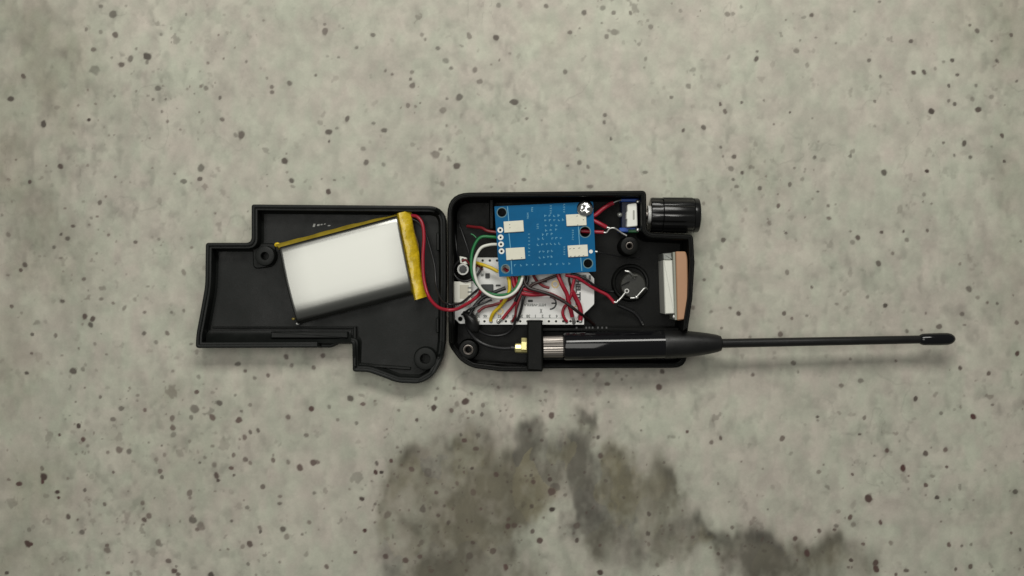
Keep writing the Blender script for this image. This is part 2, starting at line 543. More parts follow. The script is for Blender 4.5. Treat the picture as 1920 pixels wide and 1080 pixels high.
# dark grains of the stone: (x, y, radius, darkness) read off in tiles three times
# enlarged, each with the photo pixel of its corner
SPOTS = {
 (0, 0): [(567,34,14,.5),(633,82,22,.6),(648,194,20,.7),(485,166,12,.5),(566,180,14,.4),(525,279,15,.6),(735,330,18,.6),(685,364,17,.7),(828,318,22,.8),(828,350,12,.5),(533,392,30,.4),(130,427,14,.7),(60,557,20,.8),(246,698,18,.8),(500,674,10,.9),(888,497,17,.6),(766,513,9,.4),(860,558,9,.5),(932,557,9,.5),(910,628,9,.5),(645,541,9,.4),(1158,497,15,.5),(1238,549,12,.6),(1250,673,14,.6),(1358,761,25,.7),(1325,761,15,.4),(340,937,15,.8),(168,1022,11,.8),(1130,946,20,.6),(1125,1005,14,.7),(1036,1020,18,.6),(988,236,17,.3),(882,137,12,.3),(1046,80,10,.4),(318,605,18,.25),(1386,347,9,.5),(707,33,10,.3)],
 (480, 0): [(388,175,22,.6),(386,137,11,.5),(490,160,12,.35),(659,196,15,.6),(567,268,13,.5),(465,322,9,.45),(403,316,11,.3),(335,424,10,.6),(62,440,10,.4),(90,490,15,.6),(90,518,14,.6),(188,467,17,.6),(515,665,18,.7),(409,743,19,.75),(411,796,9,.7),(455,722,10,.4),(160,906,20,.8),(200,1018,15,.75),(407,1078,16,.8),(603,836,14,.4),(620,911,15,.65),(717,925,11,.4),(721,732,15,.65),(661,693,12,.5),(729,397,9,.5),(765,417,10,.55),(877,406,12,.45),(868,446,13,.6),(880,481,17,.6),(855,594,14,.5),(910,97,14,.35),(933,196,11,.4),(952,221,11,.5),(1023,272,13,.55),(1065,342,18,.4),(1097,385,14,.55),(1199,201,18,.5),(1350,211,19,.75),(1364,29,13,.45),(1160,261,13,.35),(1231,393,17,.5),(1257,460,18,.5),(1144,547,20,.65),(1073,556,10,.5),(1050,621,20,.45),(1010,868,24,.5),(1036,840,12,.5),(1128,934,23,.75),(1080,884,12,.35),(1048,1034,14,.4),(1436,574,12,.7),(1430,300,10,.35),(884,812,15,.25),(360,690,18,.25),(55,850,16,.3)],
 (960, 0): [(191,34,16,.6),(404,70,17,.65),(510,45,16,.45),(570,73,14,.55),(576,180,24,.45),(531,205,15,.5),(666,72,14,.6),(690,45,28,.35),(780,150,16,.45),(765,115,12,.3),(325,183,15,.6),(715,250,14,.35),(298,403,15,.55),(752,330,14,.4),(743,381,9,.35),(13,573,21,.75),(894,547,12,.55),(992,484,16,.45),(1171,586,11,.75),(1198,627,14,.65),(1292,576,10,.65),(1376,331,16,.75),(1380,289,10,.55),(1212,78,15,.5),(1245,76,12,.4),(1290,36,12,.35),(948,60,14,.3),(1020,390,14,.3),(523,648,14,.6),(519,688,10,.55),(556,781,11,.65),(964,733,12,.7),(1078,716,18,.7),(379,915,16,.6),(370,840,12,.35),(427,940,11,.5),(312,932,11,.45),(68,1010,13,.55),(440,1050,16,.5),(749,970,14,.5),(1175,828,10,.6),(1187,880,8,.5),(1251,882,15,.7),(1234,950,16,.5),(1295,971,12,.75),(1245,1010,11,.6),(1262,1050,14,.5),(1395,1060,14,.65),(1417,565,8,.5),(1340,940,14,.35),(68,872,15,.25),(1220,318,13,.3),(1370,810,18,.25)],
 (1440, 0): [(245,86,14,.7),(208,98,12,.35),(627,10,11,.5),(486,65,7,.45),(159,288,17,.5),(220,373,12,.3),(180,228,7,.4),(567,339,12,.6),(632,430,10,.6),(803,232,13,.7),(675,222,12,.3),(1136,142,10,.6),(1177,173,13,.65),(1258,230,11,.55),(1368,198,12,.65),(1037,339,13,.75),(1287,342,13,.7),(819,409,14,.8),(877,404,16,.75),(940,385,11,.4),(987,346,10,.4),(1065,421,12,.7),(1017,482,12,.7),(1170,481,11,.5),(1399,457,12,.6),(1258,545,15,.4),(1151,558,15,.4),(1017,568,11,.5),(1050,585,13,.7),(920,626,17,.85),(1181,618,18,.8),(601,571,12,.5),(122,633,8,.75),(249,664,7,.35),(1317,763,14,.75),(1103,804,16,.75),(987,803,10,.6),(1048,872,10,.55),(1137,884,13,.65),(1328,907,9,.75),(653,969,16,.75),(895,963,14,.9),(262,885,14,.6),(464,878,11,.55),(149,945,10,.5),(207,965,10,.35),(195,1010,9,.35),(123,1039,15,.6),(280,1078,10,.7),(600,708,8,.3),(75,205,9,.3)],
 (0, 360): [(561,61,15,.65),(410,193,13,.7),(344,237,10,.7),(380,262,17,.7),(305,311,12,.6),(47,240,14,.4),(763,282,14,.65),(141,411,14,.7),(118,440,11,.75),(44,468,11,.4),(471,491,14,.6),(352,614,15,.7),(569,602,12,.5),(638,626,9,.5),(477,700,17,.8),(521,714,17,.8),(512,747,15,.75),(65,644,12,.65),(568,541,14,.35),(832,532,16,.35),(1033,452,17,.45),(700,652,15,.45),(813,675,11,.55),(966,678,9,.5),(1035,667,11,.5),(810,795,15,.65),(941,794,18,.6),(878,845,14,.45),(182,801,12,.7),(313,808,13,.55),(204,731,12,.35),(178,908,9,.6),(534,855,11,.4),(598,913,8,.4),(570,797,7,.4),(412,1006,20,.75),(467,998,16,.4),(150,1017,12,.75),(1075,855,12,.5),(1338,968,18,.65),(1379,1008,12,.65),(1105,905,14,.35),(1118,1040,14,.4),(760,602,11,.3),(120,680,12,.3),(222,360,16,.2),(900,50,12,.2),(1234,205,14,.2),(1433,1048,12,.5),(1508,1033,13,.65),(1610,927,16,.65),(1641,975,14,.5),(1817,921,14,.65),(1764,987,12,.6)],
 (1440, 360): [(57,79,13,.7),(339,77,11,.55),(343,148,14,.6),(380,68,8,.3),(100,231,10,.65),(464,221,9,.5),(505,257,16,.75),(475,283,16,.4),(639,226,12,.75),(762,222,10,.7),(782,270,17,.5),(898,217,9,.65),(701,346,12,.5),(622,402,17,.7),(108,453,15,.5),(246,536,12,.6),(559,592,12,.45),(386,630,12,.4),(660,637,14,.8),(91,682,14,.7),(135,711,9,.6),(218,696,12,.45),(69,800,15,.65),(887,682,8,.5),(781,782,11,.55),(863,777,9,.6),(960,757,17,.65),(1080,404,9,.4),(1130,545,18,.6),(1180,594,13,.4),(1235,622,9,.6),(1289,627,10,.6),(1092,687,15,.55),(1105,748,10,.5),(1400,734,16,.6),(1403,908,15,.85),(1081,989,14,.75),(1241,1022,12,.7),(143,962,15,.6),(463,940,9,.45),(719,951,9,.55),(170,1014,8,.4),(521,1062,16,.5),(1379,580,8,.5),(1423,277,10,.45),(872,55,8,.5),(920,66,8,.5),(876,15,12,.4),(740,100,18,.25),(350,300,18,.2),(435,570,12,.25),(458,462,14,.2)],
 (1290, 360): [(88,65,11,.4),(198,271,15,.7),(188,423,12,.6),(89,493,10,.55),(27,650,13,.5),(130,673,12,.4),(237,652,12,.6),(285,684,15,.75),(189,765,9,.55),(456,168,11,.35),(350,817,9,.4),(365,1027,12,.6),(305,930,14,.2),(618,1014,9,.35),(-145,1010,16,.7),(-510,1026,12,.45)],
 (0, 720): [(564,74,12,.6),(775,64,11,.4),(684,138,14,.6),(814,148,13,.6),(635,200,15,.55),(739,190,11,.35),(442,235,14,.85),(335,287,9,.8),(467,311,17,.8),(494,347,10,.4),(670,370,22,.6),(727,379,17,.6),(607,384,12,.5),(638,496,10,.65),(245,524,21,1),(240,550,12,.9),(237,475,14,.5),(322,607,13,1),(330,640,10,1),(106,562,18,.85),(48,538,11,.5),(476,598,11,.65),(588,676,13,.6),(385,745,17,.75),(437,763,11,.6),(462,833,16,.6),(158,900,22,1),(175,900,12,.9),(605,935,17,.5),(602,908,12,.6),(165,820,14,.4),(968,190,17,.6),(973,246,17,.65),(975,286,17,.4),(1108,45,14,.75),(1093,138,26,.55),(1076,187,13,.5),(1236,108,17,.7),(1194,188,22,.7),(1190,150,20,.35),(1343,203,18,.75),(1408,272,15,.65),(1375,302,16,.6),(1408,117,11,.45),(1313,400,14,.6),(1380,425,16,.6),(1408,445,14,.5),(1300,473,16,.75),(1316,513,9,.7),(1218,515,20,.75),(1228,543,12,.8),(1205,455,16,.45),(900,490,15,.6),(912,525,14,.6),(925,400,14,.4),(910,348,8,.6),(879,424,10,.35),(1066,612,18,.55),(1069,642,10,.45),(803,669,14,.55),(836,743,19,.6),(812,763,15,.75),(1085,765,22,.65),(1085,745,12,.5),(1130,802,26,.45),(1110,818,12,.6),(1303,770,11,.6),(1391,695,14,.5),(1371,655,10,.35),(890,893,20,.5),(905,905,10,.4),(797,820,22,.3),(852,945,22,.2),(948,995,18,.65),(980,1052,18,.8),(1000,1070,12,.7),(1405,900,18,.75),(1365,915,14,.4),(1397,1013,12,.5),(445,1047,11,.45),(608,1063,14,.65),(38,1062,13,.8),(1187,1075,18,.8),(1125,443,8,.6),(1195,348,11,.4),(65,665,26,.25),(520,770,24,.2),(960,40,34,.3),(270,300,24,.25),(672,300,28,.2),(1010,385,28,.2),(1255,340,34,.2),(495,645,18,.2),(715,750,26,.2)],
 (480, 720): [(532,82,18,.75),(600,113,16,.7),(313,141,18,.85),(413,129,13,.45),(180,187,15,.6),(460,201,11,.45),(567,220,12,.5),(904,201,11,.75),(1000,133,17,.85),(1011,82,13,.55),(1021,27,8,.5),(1176,99,21,.85),(1130,112,16,.4),(1100,149,14,.65),(1213,55,10,.55),(1278,120,14,.5),(1270,172,14,.65),(1218,157,12,.55),(12,262,13,.7),(283,288,15,.55),(97,428,17,.65),(97,400,9,.4),(180,439,12,.45),(246,470,19,.75),(322,443,18,.75),(345,440,14,.6),(727,300,11,.35),(679,446,14,.7),(671,496,14,.9),(705,497,11,.9),(760,433,12,.8),(875,478,15,.6),(650,547,9,.4),(596,647,15,.85),(613,823,12,1),(559,946,11,.75),(38,580,16,.65),(135,632,12,.5),(133,672,14,.6),(22,808,14,.55),(24,832,13,.7),(150,817,18,.7),(172,860,18,.45),(301,778,14,.5),(327,613,12,.5),(394,602,14,.25),(396,1028,14,.65),(45,965,12,.35),(285,955,14,.3),(730,969,17,.7),(842,992,18,.7),(921,970,16,.6),(1172,318,17,.75),(1152,284,11,.6),(1235,364,18,.6),(1250,290,14,.5),(1216,474,12,.75),(1352,510,16,.7),(1013,610,11,.65),(938,703,20,.6),(1060,686,10,.5),(1027,740,12,.6),(1082,778,14,.6),(740,735,22,.45),(1220,892,14,.6),(1334,940,20,.65),(1202,967,22,.5),(1418,800,17,.75),(1420,760,12,.4),(1404,1030,18,.75),(931,895,15,.4),(928,800,13,.35),(986,1052,10,.35),(1220,610,18,.45),(1130,560,14,.4),(967,500,26,.4),(480,765,12,.3),(575,325,20,.2),(570,530,26,.25)],
 (960, 720): [(826,17,20,.75),(190,43,12,.5),(222,178,20,.75),(538,0,14,.6),(352,176,8,.4),(484,300,12,.7),(497,404,16,.7),(985,268,10,.75),(1122,329,14,.6),(1173,305,13,.7),(168,317,11,.6),(100,262,12,.5),(120,549,14,.7),(213,537,14,.75),(222,605,24,.75),(245,580,26,.45),(225,706,18,.9),(110,688,14,.65),(115,828,14,.7),(157,881,18,.8),(364,879,15,.75),(365,797,20,.5),(178,752,9,.5),(12,795,18,.6),(497,1062,18,.85),(769,730,12,.65),(766,842,15,.65),(1160,955,12,.65),(1017,862,12,.4),(1238,808,11,.55),(527,545,11,.4),(408,497,9,.5),(820,1021,10,.35),(298,625,12,.45),(1155,190,13,.3),(727,262,8,.5),(910,298,12,.25)],
 (1440, 720): [(412,8,13,.55),(830,83,17,.8),(1153,183,18,.9),(278,185,11,.75),(280,205,9,.45),(543,190,13,.55),(397,158,14,.3),(81,305,15,.65),(515,284,10,.7),(668,373,14,.75),(758,471,19,.95),(887,391,16,.75),(998,370,13,.65),(1006,466,9,.75),(918,358,7,.45),(475,508,10,.7),(287,494,15,.45),(888,569,16,.75),(950,639,14,.8),(565,642,22,.85),(330,580,11,.35),(1080,585,8,.35),(1155,652,9,.35),(1391,605,15,.7),(462,752,15,.75),(480,790,14,.4),(385,798,14,.55),(373,819,11,.7),(287,826,15,.7),(632,780,14,.75),(153,868,15,.75),(220,951,21,.85),(536,900,11,.65),(467,991,13,.8),(690,895,14,.45),(605,1005,20,.8),(608,1040,22,.85),(777,1050,13,.7),(1018,905,15,.7),(1090,910,10,.6),(1368,837,9,.65),(1418,930,12,.65),(1139,1027,15,.7),(1056,1040,11,.7),(719,1072,11,.7),(886,1058,9,.4),(945,62,10,.3),(1262,117,10,.55),(1245,78,14,.35),(974,165,11,.5),(925,517,15,.35),(643,555,13,.25),(1085,132,7,.35),(1048,143,12,.25),(125,393,9,.25)],
}
# brown-olive to grey patches coloured into the stone: (x, y, rx, ry, strength, greenness) in photo pixels
DARK_PATCHES = [(830,965,105,125,1,.5),(765,905,45,50,.8,.6),(800,882,42,40,.9,.1),(860,872,32,50,.9,.7),(905,965,55,100,1,.5),
 (860,1055,110,60,1,.3),(715,960,22,60,.7,.5),(718,1045,26,45,.8,0),(985,838,38,40,1,.1),(985,905,46,60,.95,.8),
 (1008,875,38,55,.9,.2),(940,935,36,60,.95,.5),(968,950,26,40,.7,.8),(1068,862,30,26,.9,.6),(1092,890,34,60,1,.1),
 (1098,955,28,50,1,.0),(1104,812,12,24,.8,.3),(1165,885,26,60,.95,.9),(1180,930,26,50,.8,.7),(1148,905,24,46,.9,.6),
 (1232,895,34,40,.75,.6),(1250,935,22,36,.75,.4),(1205,965,44,36,.6,.4),(1130,1012,28,42,.9,.2),(1176,1022,28,40,.9,.1),
 (1272,985,28,32,.9,.2),(1255,1022,40,28,.85,.3),(1330,1015,66,18,.7,.6),(1368,1010,56,28,1,.2),(1420,1042,56,38,1,.1),
 (1452,1064,56,36,1,.2),(1512,1030,38,34,.85,.4),(1560,1034,28,34,.7,.4),(1592,1056,46,26,.6,.4),(1640,1042,26,28,.5,.2),
 (960,1110,240,40,.5,.4),(1480,1120,120,50,.8,.3),(860,1150,120,70,.8,.4),(120,150,60,80,.22,.6),(60,60,70,60,.18,.6),
 (75,175,30,25,.25,0),(20,1050,60,50,.35,0),(40,420,60,70,.30,.4),(140,560,60,60,.24,.4),(250,200,50,70,.22,.5),(110,330,50,60,.25,.4),(95,400,40,50,.3,.5),(20,250,50,70,.34,.4),(170,700,70,60,.2,.4),(20,690,40,70,.28,.3),(250,950,70,60,.2,.3),(330,730,30,24,.35,.9),(235,820,24,28,.3,.9),(60,880,60,50,.22,.3),(620,880,60,40,.12,.4),(1700,1000,70,50,.15,.3),(1900,300,60,90,.22,.5),(1900,620,40,90,.15,.5),(1890,60,70,70,.25,.4),(430,800,40,60,.12,0),(1420,320,40,40,.22,.1),(1035,110,0.1,0.1,0,0)]


DARK_BLOTCHES = [(70,130,120,140,.5),(30,30,80,60,.45),(15,320,70,130,.42),(70,480,90,90,.35),(20,700,60,140,.36),(60,930,110,140,.36),(330,860,170,160,.16),(20,1060,120,60,.4),(1890,40,100,110,.32),(1900,420,60,260,.22),(1900,1000,80,140,.2),(1430,330,50,60,.2),(1045,60,60,40,.16)]  # soft blotches that darken the stone colour, mostly left and right


def build_stone():
    def axis(lo, hi, step, far):
        core = list(np.arange(lo, hi + step, step))
        a, s = [], step
        v = core[-1]
        while v < hi + far:
            s = min(s * 1.08, 70)
            v += s
            a.append(v)
        b, s = [], step
        v = core[0]
        while v > lo - far:
            s = min(s * 1.08, 70)
            v -= s
            b.append(v)
        return np.array(b[::-1] + core + a)
    xs = axis(-70, 1990, 1.9, 2600)
    ys = axis(-70, 1150, 1.9, 2400)
    X, Y = np.meshgrid(xs, ys)
    ny, nx = X.shape
    # 0 inside the finely meshed area, 1 well beyond it
    out = np.maximum(np.maximum(-70 - X, X - 1990), np.maximum(-70 - Y, Y - 1150))
    beyond = np.clip(out / 160, 0, 1)
    # colours -------------------------------------------------------------
    n1 = vnoise(X, Y, 260, 1, 3)
    n2 = vnoise(X, Y, 60, 2, 3)
    n3 = vnoise(X, Y * 0.8, 20, 3, 3)
    n4 = vnoise(X, Y, 7, 4, 2)
    tint = vnoise(X, Y, 130, 5, 3)
    n5 = vnoise(X, Y * .8, 12, 12, 2)
    base = np.stack([np.full_like(X, c) for c in (0.462, 0.447, 0.374)], -1)
    k = 1 + 0.16 * (n1 - .5) + 0.10 * (n2 - .5) + 0.15 * (n3 - .5) + 0.12 * (n4 - .5)
    k = k * (1 - beyond) + (1 + 0.16 * (n1 - .5) + .06 * (n2 - .5)) * beyond
    base *= k[..., None]
    # pinkish <-> greenish cast
    pk = np.clip((tint - .5) * 1.6 + (1 - beyond) * ((vnoise(X, Y, 34, 6, 2) - .5) * 1.2 + np.tanh((vnoise(X, Y * .7, 17, 7, 1) - .5) * 6) * .55), -1, 1)[..., None]
    base *= 1 + pk * np.array([0.024, -0.018, 0.003])
    # faint soft grey blotches, slightly drawn out in one direction
    wx, wy = X + 10 * (n3 - .5), Y + 10 * (n4 - .5)
    g = vnoise(wx, wy * 0.75, 15, 8, 2)
    gm = vnoise(X, Y, 320, 9, 2)
    gl = (1 - beyond) * np.clip((g - .55) / .30, 0, 1) * np.clip((gm - .30) / .3, 0.15, 1)
    base *= (1 - 0.20 * gl)[..., None]
    # cloudy cells a few millimetres across, and hair veins
    c1 = vnoise(X + 16 * (n3 - .5), (Y + 16 * (n5 - .5)) * .75, 26, 14, 1)
    base *= (1 + (1 - beyond) * 0.045 * np.tanh((c1 - .5) * 7) + (1 - beyond) * 0.04 * np.tanh((vnoise(X + 9 * (n4 - .5), Y * .8, 14, 18, 1) - .5) * 8))[..., None]
    c2 = vnoise(X + 12 * (n5 - .5), Y * .8, 38, 15, 1)
    base *= 1 + (np.tanh((c2 - .5) * 6) * .010)[..., None] * np.array([1, -.7, .2])
    ve = np.abs(vnoise(X + 30 * (n3 - .5), Y * .55 + 20 * (n2 - .5), 60, 16, 2) - .5)
    vm = np.clip((vnoise(X, Y, 150, 17, 2) - .55) / .15, 0, 1)
    base *= (1 - .16 * np.clip(1 - ve / .012, 0, 1) * vm * (1 - beyond))[..., None]
    # brown-olive patches -----------------------------------------------------------------
    sx = X + 34 * (vnoise(X, Y * 0.6, 46, 21, 3) - .5) * 2
    hx = vnoise(X, Y * .7, 13, 27, 2) - .5
    sx = sx + 26 * hx
    sy = Y + 40 * (vnoise(X, Y * 0.5, 40, 22, 3) - .5) * 2
    S = np.zeros_like(X)
    G = np.zeros_like(X)
    for cx, cy, rx, ry, st, gr in DARK_PATCHES:
        d = ((sx - cx) / max(rx, 1)) ** 2 + ((sy - cy) / max(ry, 1)) ** 2
        w = st * np.exp(-(d ** 1.15) * 0.75)
        G = np.where(w > S, gr * np.clip(w / .3, 0, 1) + G * (1 - np.clip(w / .3, 0, 1)), G)
        S = 1 - (1 - S) * (1 - w * .92)
    S = np.clip(S * (0.62 + 0.45 * vnoise(X, Y * 0.6, 34, 23, 3) + 0.42 * vnoise(X, Y * 0.28, 15, 24, 3)), 0, 1)
    S = S * S * (3 - 2 * S)
    S = S * np.clip(0.36 + 1.05 * vnoise(X, Y * .7, 62, 25, 3) + .35 * (n5 - .5), 0, 1)
    sc = (np.array([0.088, 0.081, 0.066]) * (1 - G[..., None]) + np.array([0.175, 0.155, 0.094]) * G[..., None])
    rim = np.clip(S - np.roll(S, 13, axis=0), 0, 1)
    sc = sc * (1 + 0.5 * (n2 - .5) + 0.35 * (n3 - .5) - .55 * rim)[..., None]
    base = base * (1 - S[..., None] * 0.93) + sc * S[..., None] * 0.93
    # soft darker blotches, mostly towards the left and right of the view
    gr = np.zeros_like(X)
    for cx, cy, rx, ry, st in DARK_BLOTCHES:
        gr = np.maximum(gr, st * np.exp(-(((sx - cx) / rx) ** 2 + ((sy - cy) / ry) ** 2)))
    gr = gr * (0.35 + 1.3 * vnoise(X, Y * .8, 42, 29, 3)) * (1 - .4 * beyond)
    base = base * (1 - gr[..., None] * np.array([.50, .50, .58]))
    # dark grains -------------------------------------------------------------
    D = np.zeros_like(X)
    R = np.zeros_like(X)

    def stamp(cx, cy, r, dk, red, halo):
        i0, i1 = np.searchsorted(xs, [cx - 3 * r, cx + 3 * r])
        j0, j1 = np.searchsorted(ys, [cy - 3 * r, cy + 3 * r])
        if i1 <= i0 or j1 <= j0:
            return
        xx, yy = X[j0:j1, i0:i1], Y[j0:j1, i0:i1]
        a = rng.random() * math.pi
        e = 1 + 0.4 * rng.random() ** 2
        dx, dy = xx - cx, yy - cy
        u = (dx * math.cos(a) + dy * math.sin(a)) * e
        v = (-dx * math.sin(a) + dy * math.cos(a))
        q = np.sqrt(u * u + v * v) / r
        th = np.arctan2(v, u)
        q = q * (1 + (.55 + (1.2 if dk < .42 else 0)) * (n4[j0:j1, i0:i1] - .5) + (1.1 if dk < .42 else .25) * (n5[j0:j1, i0:i1] - .5) + 0.06 * np.sin(2 * th + a * 5))
        w = np.clip((1.27 - q) / 0.50, 0, 1)
        w = dk * w * w * (3 - 2 * w)
        w = np.maximum(w, 0.15 * dk * halo * np.exp(-(q / 1.5) ** 2))
        Dl = D[j0:j1, i0:i1]
        Rl = R[j0:j1, i0:i1]
        Rl[...] = np.where(w > Dl, red, Rl)
        Dl[...] = np.maximum(Dl, w)
    for (ox, oy), lst in SPOTS.items():
        for x, y, r, dk in lst:
            stamp(ox + x / 3, oy + y / 3, r / 3 * .93, min(1, dk * 1.08 + .04), rng.random() ** .8 * (1.0 if oy > 600 else .75 if oy > 300 else .4), rng.random())
    # fainter grains between them, and ordinary ones beyond the photographed area
    for i in range(900):
        x, y = rng.uniform(-60, 1980), rng.uniform(-60, 1140)
        stamp(x, y, rng.uniform(1.8, 4.5), rng.uniform(.05, .22), rng.random(), rng.random())
    cl = 0
    while cl < 620:
        x, y = rng.uniform(-60, 1980), rng.uniform(-60, 1140)
        if vnoise(np.array([x]), np.array([y]), 190, 31, 2)[0] + (.10 if x < 500 and y > 640 else 0) < rng.uniform(.42, .66):
            continue
        stamp(x, y, rng.uniform(1.5, 2.9), rng.uniform(.2, .62), rng.random() ** .6, rng.random())
        cl += 1
    for i in range(170):
        x, y = rng.uniform(690, 1680), rng.uniform(820, 1080)
        stamp(x, y, rng.uniform(1.4, 3.0), rng.uniform(.25, .6) * float(S[np.searchsorted(ys, y), np.searchsorted(xs, x)] > .25), rng.random(), 0)
    for i in range(1500):
        x, y = rng.uniform(-900, 2820), rng.uniform(-700, 1780)
        if -40 < x < 1960 and -40 < y < 1120 or not (-230 < x < 2150 and -230 < y < 1310):
            continue
        stamp(x, y, rng.uniform(2.5, 6.5), rng.uniform(.3, .85), rng.random(), rng.random())
    sp = np.array([0.058, 0.047, 0.038]) * (1 - R[..., None]) + np.array([0.088, 0.044, 0.038]) * R[..., None]
    base = base * (1 - D[..., None]) + sp * D[..., None]
    # mesh ----------------------------------------------------------------------
    kx = 0.001 / S0
    co = np.zeros((ny * nx, 3), dtype=np.float32)
    co[:, 0] = ((X - 960) * kx).ravel()
    co[:, 1] = ((540 - Y) * kx).ravel()
    idx = np.arange(ny * nx, dtype=np.int32).reshape(ny, nx)
    q = np.stack([idx[1:, :-1], idx[1:, 1:], idx[:-1, 1:], idx[:-1, :-1]], -1).reshape(-1, 4)
    me = bpy.data.meshes.new('stone_countertop')
    nf = len(q)
    me.vertices.add(ny * nx)
    me.vertices.foreach_set('co', co.ravel())
    me.loops.add(nf * 4)
    me.loops.foreach_set('vertex_index', q.ravel().astype(np.int32))
    me.polygons.add(nf)
    me.polygons.foreach_set('loop_start', np.arange(0, nf * 4, 4, dtype=np.int32))
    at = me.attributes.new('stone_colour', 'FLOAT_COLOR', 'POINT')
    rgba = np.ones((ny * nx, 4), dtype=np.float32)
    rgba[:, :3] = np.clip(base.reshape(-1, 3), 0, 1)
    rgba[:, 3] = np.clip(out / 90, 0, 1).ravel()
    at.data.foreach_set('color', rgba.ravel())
    me.update(calc_edges=True)
    m = bpy.data.materials.new('speckled_stone')
    m.use_nodes = True
    nt = m.node_tree
    b = nt.nodes['Principled BSDF']
    b.inputs['Roughness'].default_value = 0.62
    b.inputs['Specular IOR Level'].default_value = 0.35
    a = nt.nodes.new('ShaderNodeAttribute')
    a.attribute_name = 'stone_colour'
    tc = nt.nodes.new('ShaderNodeTexCoord')
    nz = nt.nodes.new('ShaderNodeTexNoise')
    nz.inputs['Scale'].default_value = 1300
    nz.inputs['Detail'].default_value = 3
    nt.links.new(tc.outputs['Object'], nz.inputs['Vector'])
    mr = nt.nodes.new('ShaderNodeMapRange')
    mr.inputs['To Min'].default_value = 0.93
    mr.inputs['To Max'].default_value = 1.07
    nt.links.new(nz.outputs['Fac'], mr.inputs['Value'])
    mx = nt.nodes.new('ShaderNodeMix')
    mx.data_type = 'RGBA'
    mx.blend_type = 'MULTIPLY'
    mx.inputs['Factor'].default_value = 1
    nt.links.new(a.outputs['Color'], mx.inputs[6])
    nt.links.new(mr.outputs['Result'], mx.inputs[7])
    vo = nt.nodes.new('ShaderNodeTexVoronoi')
    vo.inputs['Scale'].default_value = 105
    nt.links.new(tc.outputs['Object'], vo.inputs['Vector'])
    sep = nt.nodes.new('ShaderNodeSeparateColor')
    nt.links.new(vo.outputs['Color'], sep.inputs['Color'])
    rad = nt.nodes.new('ShaderNodeMapRange')
    rad.inputs['From Min'].default_value = 0.35
    rad.inputs['To Min'].default_value = 0.0
    rad.inputs['To Max'].default_value = 0.15
    nt.links.new(sep.outputs['Red'], rad.inputs['Value'])
    df = nt.nodes.new('ShaderNodeMath')
    df.operation = 'SUBTRACT'
    nt.links.new(rad.outputs['Result'], df.inputs[0])
    nt.links.new(vo.outputs['Distance'], df.inputs[1])
    ed = nt.nodes.new('ShaderNodeMapRange')
    ed.inputs['From Min'].default_value = -0.01
    ed.inputs['From Max'].default_value = 0.04
    nt.links.new(df.outputs[0], ed.inputs['Value'])
    ma = nt.nodes.new('ShaderNodeMath')
    ma.operation = 'MULTIPLY'
    nt.links.new(ed.outputs['Result'], ma.inputs[0])
    nt.links.new(a.outputs['Alpha'], ma.inputs[1])
    mg = nt.nodes.new('ShaderNodeMix')
    mg.data_type = 'RGBA'
    nt.links.new(ma.outputs[0], mg.inputs['Factor'])
    nt.links.new(mx.outputs[2], mg.inputs[6])
    mg.inputs[7].default_value = (0.075, 0.055, 0.045, 1)
    nt.links.new(mg.outputs[2], b.inputs['Base Color'])
    bp = nt.nodes.new('ShaderNodeBump')
    bp.inputs['Strength'].default_value = 0.12
    bp.inputs['Distance'].default_value = 0.0003
    nt.links.new(nz.outputs['Fac'], bp.inputs['Height'])
    nt.links.new(bp.outputs['Normal'], b.inputs['Normal'])
    me.materials.append(m)
    o = bpy.data.objects.new('stone_countertop', me)
    COL.objects.link(o)
    o['kind'] = 'structure'
    o['label'] = 'pale grey stone countertop with dark specks and brown patches'


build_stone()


# ------------------------------------------------------------------ shells
def shell(name, outline_px, zrim, prof, m, parent):
    """outline_px: corners (x, y, r) of the rim in px; zrim: function px,py -> rim height;
    prof: (inset mm, ('t', dz from rim) | ('b', absolute z))"""
    raw = [(p[0], p[1], p[2] if len(p) > 2 else 0.8) for p in outline_px]
    raw = [(x, -y, r) for x, y, r in raw]
    if sum(raw[i - 1][0] * raw[i][1] - raw[i][0] * raw[i - 1][1] for i in range(len(raw))) < 0:
        raw = raw[::-1]
    n = len(raw)
    turn = []
    for i in range(n):
        a = Vector(raw[i][:2]) - Vector(raw[i - 1][:2])
        b = Vector(raw[(i + 1) % n][:2]) - Vector(raw[i][:2])
        turn.append(a.x * b.y - a.y * b.x)
    base = rounded(raw)
    cnt = []
    for i, p in enumerate(base):
        cnt.append(max(1, int(math.dist(p, base[(i + 1) % len(base)]) / 8)))

    def dense(pts):
        out = []
        for i, p in enumerate(pts):
            q = pts[(i + 1) % len(pts)]
            for j in range(cnt[i]):
                t = j / cnt[i]
                out.append((p[0] + (q[0] - p[0]) * t, p[1] + (q[1] - p[1]) * t))
        return out
    zs = [zrim(x, -y) for x, y in dense(base)]
    loops = []
    for d, (kind, dz) in prof:
        dpx = d * 5.25
        ip = inset([r[:2] for r in raw], dpx)
        rr = [max(0.6, r[2] - dpx) if t > 0 else r[2] + dpx * .8 for r, t in zip(raw, turn)]
        pts = dense(rounded([(x, y, r) for (x, y), r in zip(ip, rr)]))
        loops.append([(*P(x, -y, z)[:2], (z + dz) if kind == 't' else dz) for (x, y), z in zip(pts, zs)])
    bm = bmesh.new()
    loft(bm, loops)
    return from_bm(name, bm, m, parent, smooth=32)


def ramp(t, a, b):
    t = min(1, max(0, (t - a) / (b - a)))
    return t * t * (3 - 2 * t)


